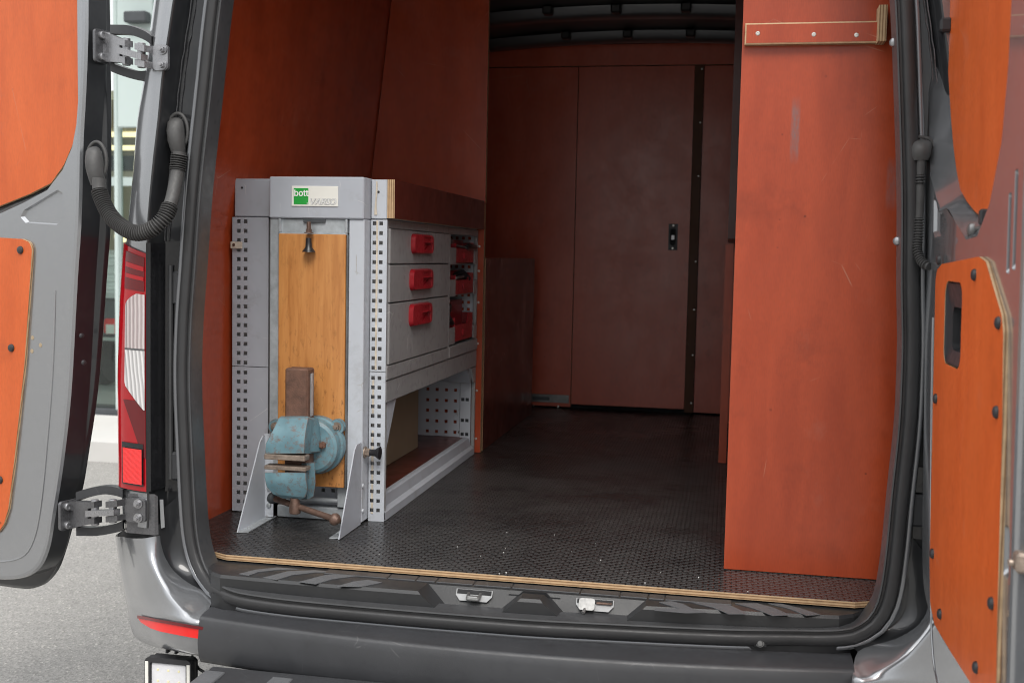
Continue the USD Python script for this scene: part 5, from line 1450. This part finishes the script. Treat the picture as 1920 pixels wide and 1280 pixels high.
obj('bar_end', lathe([(0, -.011), (.008, -.0105), (.0138, -.006), (.0155, 0), (.0138, .006), (.009, .010), (.0088, .012), (.006, .014), (0, .0145)], h1, dv, 20), 'rusty_steel', hb, smooth=60)
obj('bar_end', lathe([(0, -.011), (.008, -.0105), (.0138, -.006), (.0155, 0), (.0138, .006), (.009, .010), (0, .012)], h0, -dv, 20), 'building_dark', hb, smooth=60)

# ------------------------------------------------------------------ work lamp under the left bumper corner
lp = thing('work_lamp', 'small square white LED work lamp in a black frame hanging under the bumper corner', 'lamp', (-.82, -.05, .42))
lx0, lx1 = at(271, 1250, y=-.073)[0], at(358, 1250, y=-.073)[0]
lz1 = at(312, 1234, y=-.073)[2]
lz0 = lz1 - .088
hs_ = obj('lamp_frame', [solid(rrect(lx1 - lx0, lz1 - lz0, .012, (lx0 + lx1) / 2, (lz0 + lz1) / 2).difference(rrect(lx1 - lx0 - .026, lz1 - lz0 - .024, .004, (lx0 + lx1) / 2, (lz0 + lz1) / 2)), (0, -.055, 0), Ux, Uz, .018),
                         cbox(lx0 + .004, lx1 - .001, -.055, -.030, lz0 + .004, lz1 - .003, .007)], 'fastener_black', lp)
obj('lamp_face', cbox(lx0 + .013, lx1 - .013, -.068, -.056, lz0 + .012, lz1 - .012, .003), 'lamp_face', lp)
for sx in (lx0 + .0055, lx1 - .0065):
    obj('side_clip', cbox(sx - .004, sx + .004, -.0745, -.0725, lz0 + .016, lz1 - .010, .0008), 'label_white', lp)
for i in range(3):
    for k in range(2):
        obj('light_chip', cbox(lx0 + .028 + .026 * i, lx0 + .033 + .026 * i, -.0687, -.068, lz1 - .032 - .026 * k, lz1 - .027 - .026 * k, .0003), 'led_chip', lp)
mx_ = (lx0 + lx1) / 2 - .004
obj('mount_bracket', [cbox(mx_ - .014, mx_ - .008, -.05, -.03, lz1 + .003, lz1 + .030, .001), cbox(mx_ + .008, mx_ + .014, -.05, -.03, lz1 + .003, lz1 + .030, .001), cbox(mx_ - .012, mx_ + .030, -.05, -.03, lz1 + .026, lz1 + .031, .001)], 'fastener_black', lp)
obj('mount_bolt', hexbolt((mx_ + .014, -.04, lz1 + .012), (1, -.6, 0), .0055), 'zinc', lp)
cb = spline([at(360, 1228, y=-.02), at(366, 1243, y=-.02), at(376, 1255, y=-.03), at(394, 1264, y=-.03), at(420, 1268, y=-.03)], 24)
obj('lamp_cable', tube(cb, .0035, 8), 'fastener_black', lp)

# ------------------------------------------------------------------ what shows through the gap on the left
YG = 5.4
bld = thing('showroom_building', 'pale green-grey clad building with a glazed showroom front beyond the van', 'building', (-4.3, 5.6, 0))
z_sill = at(200, 768, y=YG)[2]
xs0, xs1 = -30, -2.2
obj('plinth', bx(xs0, xs1, YG - .02, YG + .25, .0, at(200, 766, y=YG)[2] - .002), 'building_dark', bld)
zg1 = at(240, 240, y=YG)[2]
obj('glass_pane', bx(xs0, -4.02, YG + .05, YG + .062, z_sill, zg1), 'pane_glass', bld)
obj('glass_pane', bx(-3.94, xs1, YG + .05, YG + .062, z_sill, zg1), 'pane_glass', bld)
mx0 = at(216, 200, y=YG)[0]
for x in (mx0, mx0 - 1.6, mx0 + 1.6):
    obj('mullion', cbox(x - .016, x + .016, YG, YG + .08, z_sill, zg1 + 2.6, .006), 'cladding', bld)
obj('room_floor', bx(xs0, xs1, YG + .3, YG + 9, z_sill - .12, z_sill - .06), 'room_floor', bld)
obj('room_wall', bx(xs0, xs1, YG + 5.5, YG + 5.7, z_sill - .06, zg1 - .1), 'room_cream', bld)
obj('room_ceiling', bx(xs0, xs1, YG + .3, YG + 9, zg1 + .25, zg1 + .32), 'room_cream', bld)
obj('room_beam', bx(xs0, xs1, YG + .9, YG + 1.1, at(240, 318, y=YG + .9)[2], at(240, 292, y=YG + .9)[2]), 'building_dark', bld)
for v in (252, 277):
    z = at(240, v, y=YG + 2.5)[2]
    obj('lamp_strip', bx(xs0, xs1, YG + 2.5, YG + 2.54, z - .022, z + .022), 'warm_lamp', bld)
xc = mx0 + .03
k = 0
while k < 9:                                # ribbed cladding above the glass, right of the mullion
    obj('cladding_panel', cbox(xc + .30 * k + .004, xc + .30 * (k + 1) - .004, YG - .03, YG + .02, zg1 + .0, zg1 + 1.62 + .05 * k, .008), 'cladding', bld)
    k += 1
for k in range(8):
    obj('cladding_panel', cbox(mx0 - .04 - .30 * (k + 1) + .004, mx0 - .04 - .30 * k - .004, YG - .03, YG + .02, zg1, zg1 + 1.3 - .04 * k, .008), 'cladding', bld)
obj('eave', hull([(mx0 + .1, YG - .9, zg1 + 1.95), (mx0 + 4, YG - .9, zg1 + 1.95), (mx0 + .9, YG + .1, zg1 + 1.75), (mx0 + 4, YG + .1, zg1 + 1.9), (mx0 + .1, YG - .9, zg1 + 2.15), (mx0 + 4, YG + .1, zg1 + 2.2)]), 'building_dark', bld)
wp = at(262, 35, y=YG - .04)
obj('wall_lamp', cbox(wp[0] - .09, wp[0] + .09, YG - .12, YG - .035, wp[2] - .04, wp[2] + .04, .01), 'building_dark', bld)
obj('room_lamp', lathe([(0, 0), (.05, 0), (.06, .05), (0, .06)], at(232, 443, y=YG + 1.0), (0, -1, 0), 16), 'warm_lamp', bld)
# another white vehicle parked behind the glass
pv_y = YG + 1.3
pv = thing('parked_vehicle', 'white vehicle parked behind the showroom glass, its red and white tail lamp showing', 'vehicle', (-4.6, pv_y + 1, z_sill))


def PB(u0, v0, u1, v1, y0, y1, c=.01):
    a, b = at(u0, v0, y=y0), at(u1, v1, y=y0)
    return cbox(a[0], b[0], y0, y1, b[2], a[2], c)


obj('body', PB(60, 466, 228, 560, pv_y, pv_y + 3.5, .05), 'vehicle_white', pv)
for k in range(5):
    obj('louvre', PB(150, 474 + 15 * k, 219, 484 + 15 * k, pv_y - .02, pv_y, .008), 'vehicle_white', pv)
obj('window', PB(223, 474, 250, 516, pv_y - .012, pv_y, .004), 'building_dark', pv)
obj('lower_body', PB(60, 552, 226, 640, pv_y + .05, pv_y + 3.4, .04), 'building_dark', pv)
obj('bumper', PB(60, 628, 228, 640, pv_y - .06, pv_y + .05, .02), 'room_floor', pv)
obj('tail_lamp', PB(192, 597, 219, 627, pv_y - .02, pv_y + .05, .02), 'reflector_red', pv)
obj('lamp_lens', PB(198, 608, 214, 626, pv_y - .03, pv_y - .02, .004), 'label_white', pv)
for x in (at(130, 650, y=pv_y)[0], at(130, 650, y=pv_y)[0] - 1.5):
    obj('wheel', lathe([(.1, -.1), (.28, -.1), (.31, 0), (.28, .1), (.1, .1)], (x, pv_y + .6, z_sill - .06 + .31), (1, 0, 0), 24), 'tyre', pv)

# loose white crumbs of plaster along the floor's rear edge
parts = []
for k in range(26):
    x, y = rng.uniform(-.62, .62), abs(rng.normal(0, .22)) + .01
    if (x < -.42 and y > .15) or (x > .42 and y > .15):
        continue
    r_ = rng.uniform(.0006, .0014)
    m_ = trimesh.creation.icosphere(0, r_)
    m_.vertices *= rng.uniform(.6, 1.5, 3)
    m_.apply_translation((x, y, F + r_ * .5))
    parts.append(m_)
struct('crumbs', trimesh.util.concatenate(parts), 'print_white', kind='stuff', label='tiny white crumbs scattered over the black floor', cat='debris')
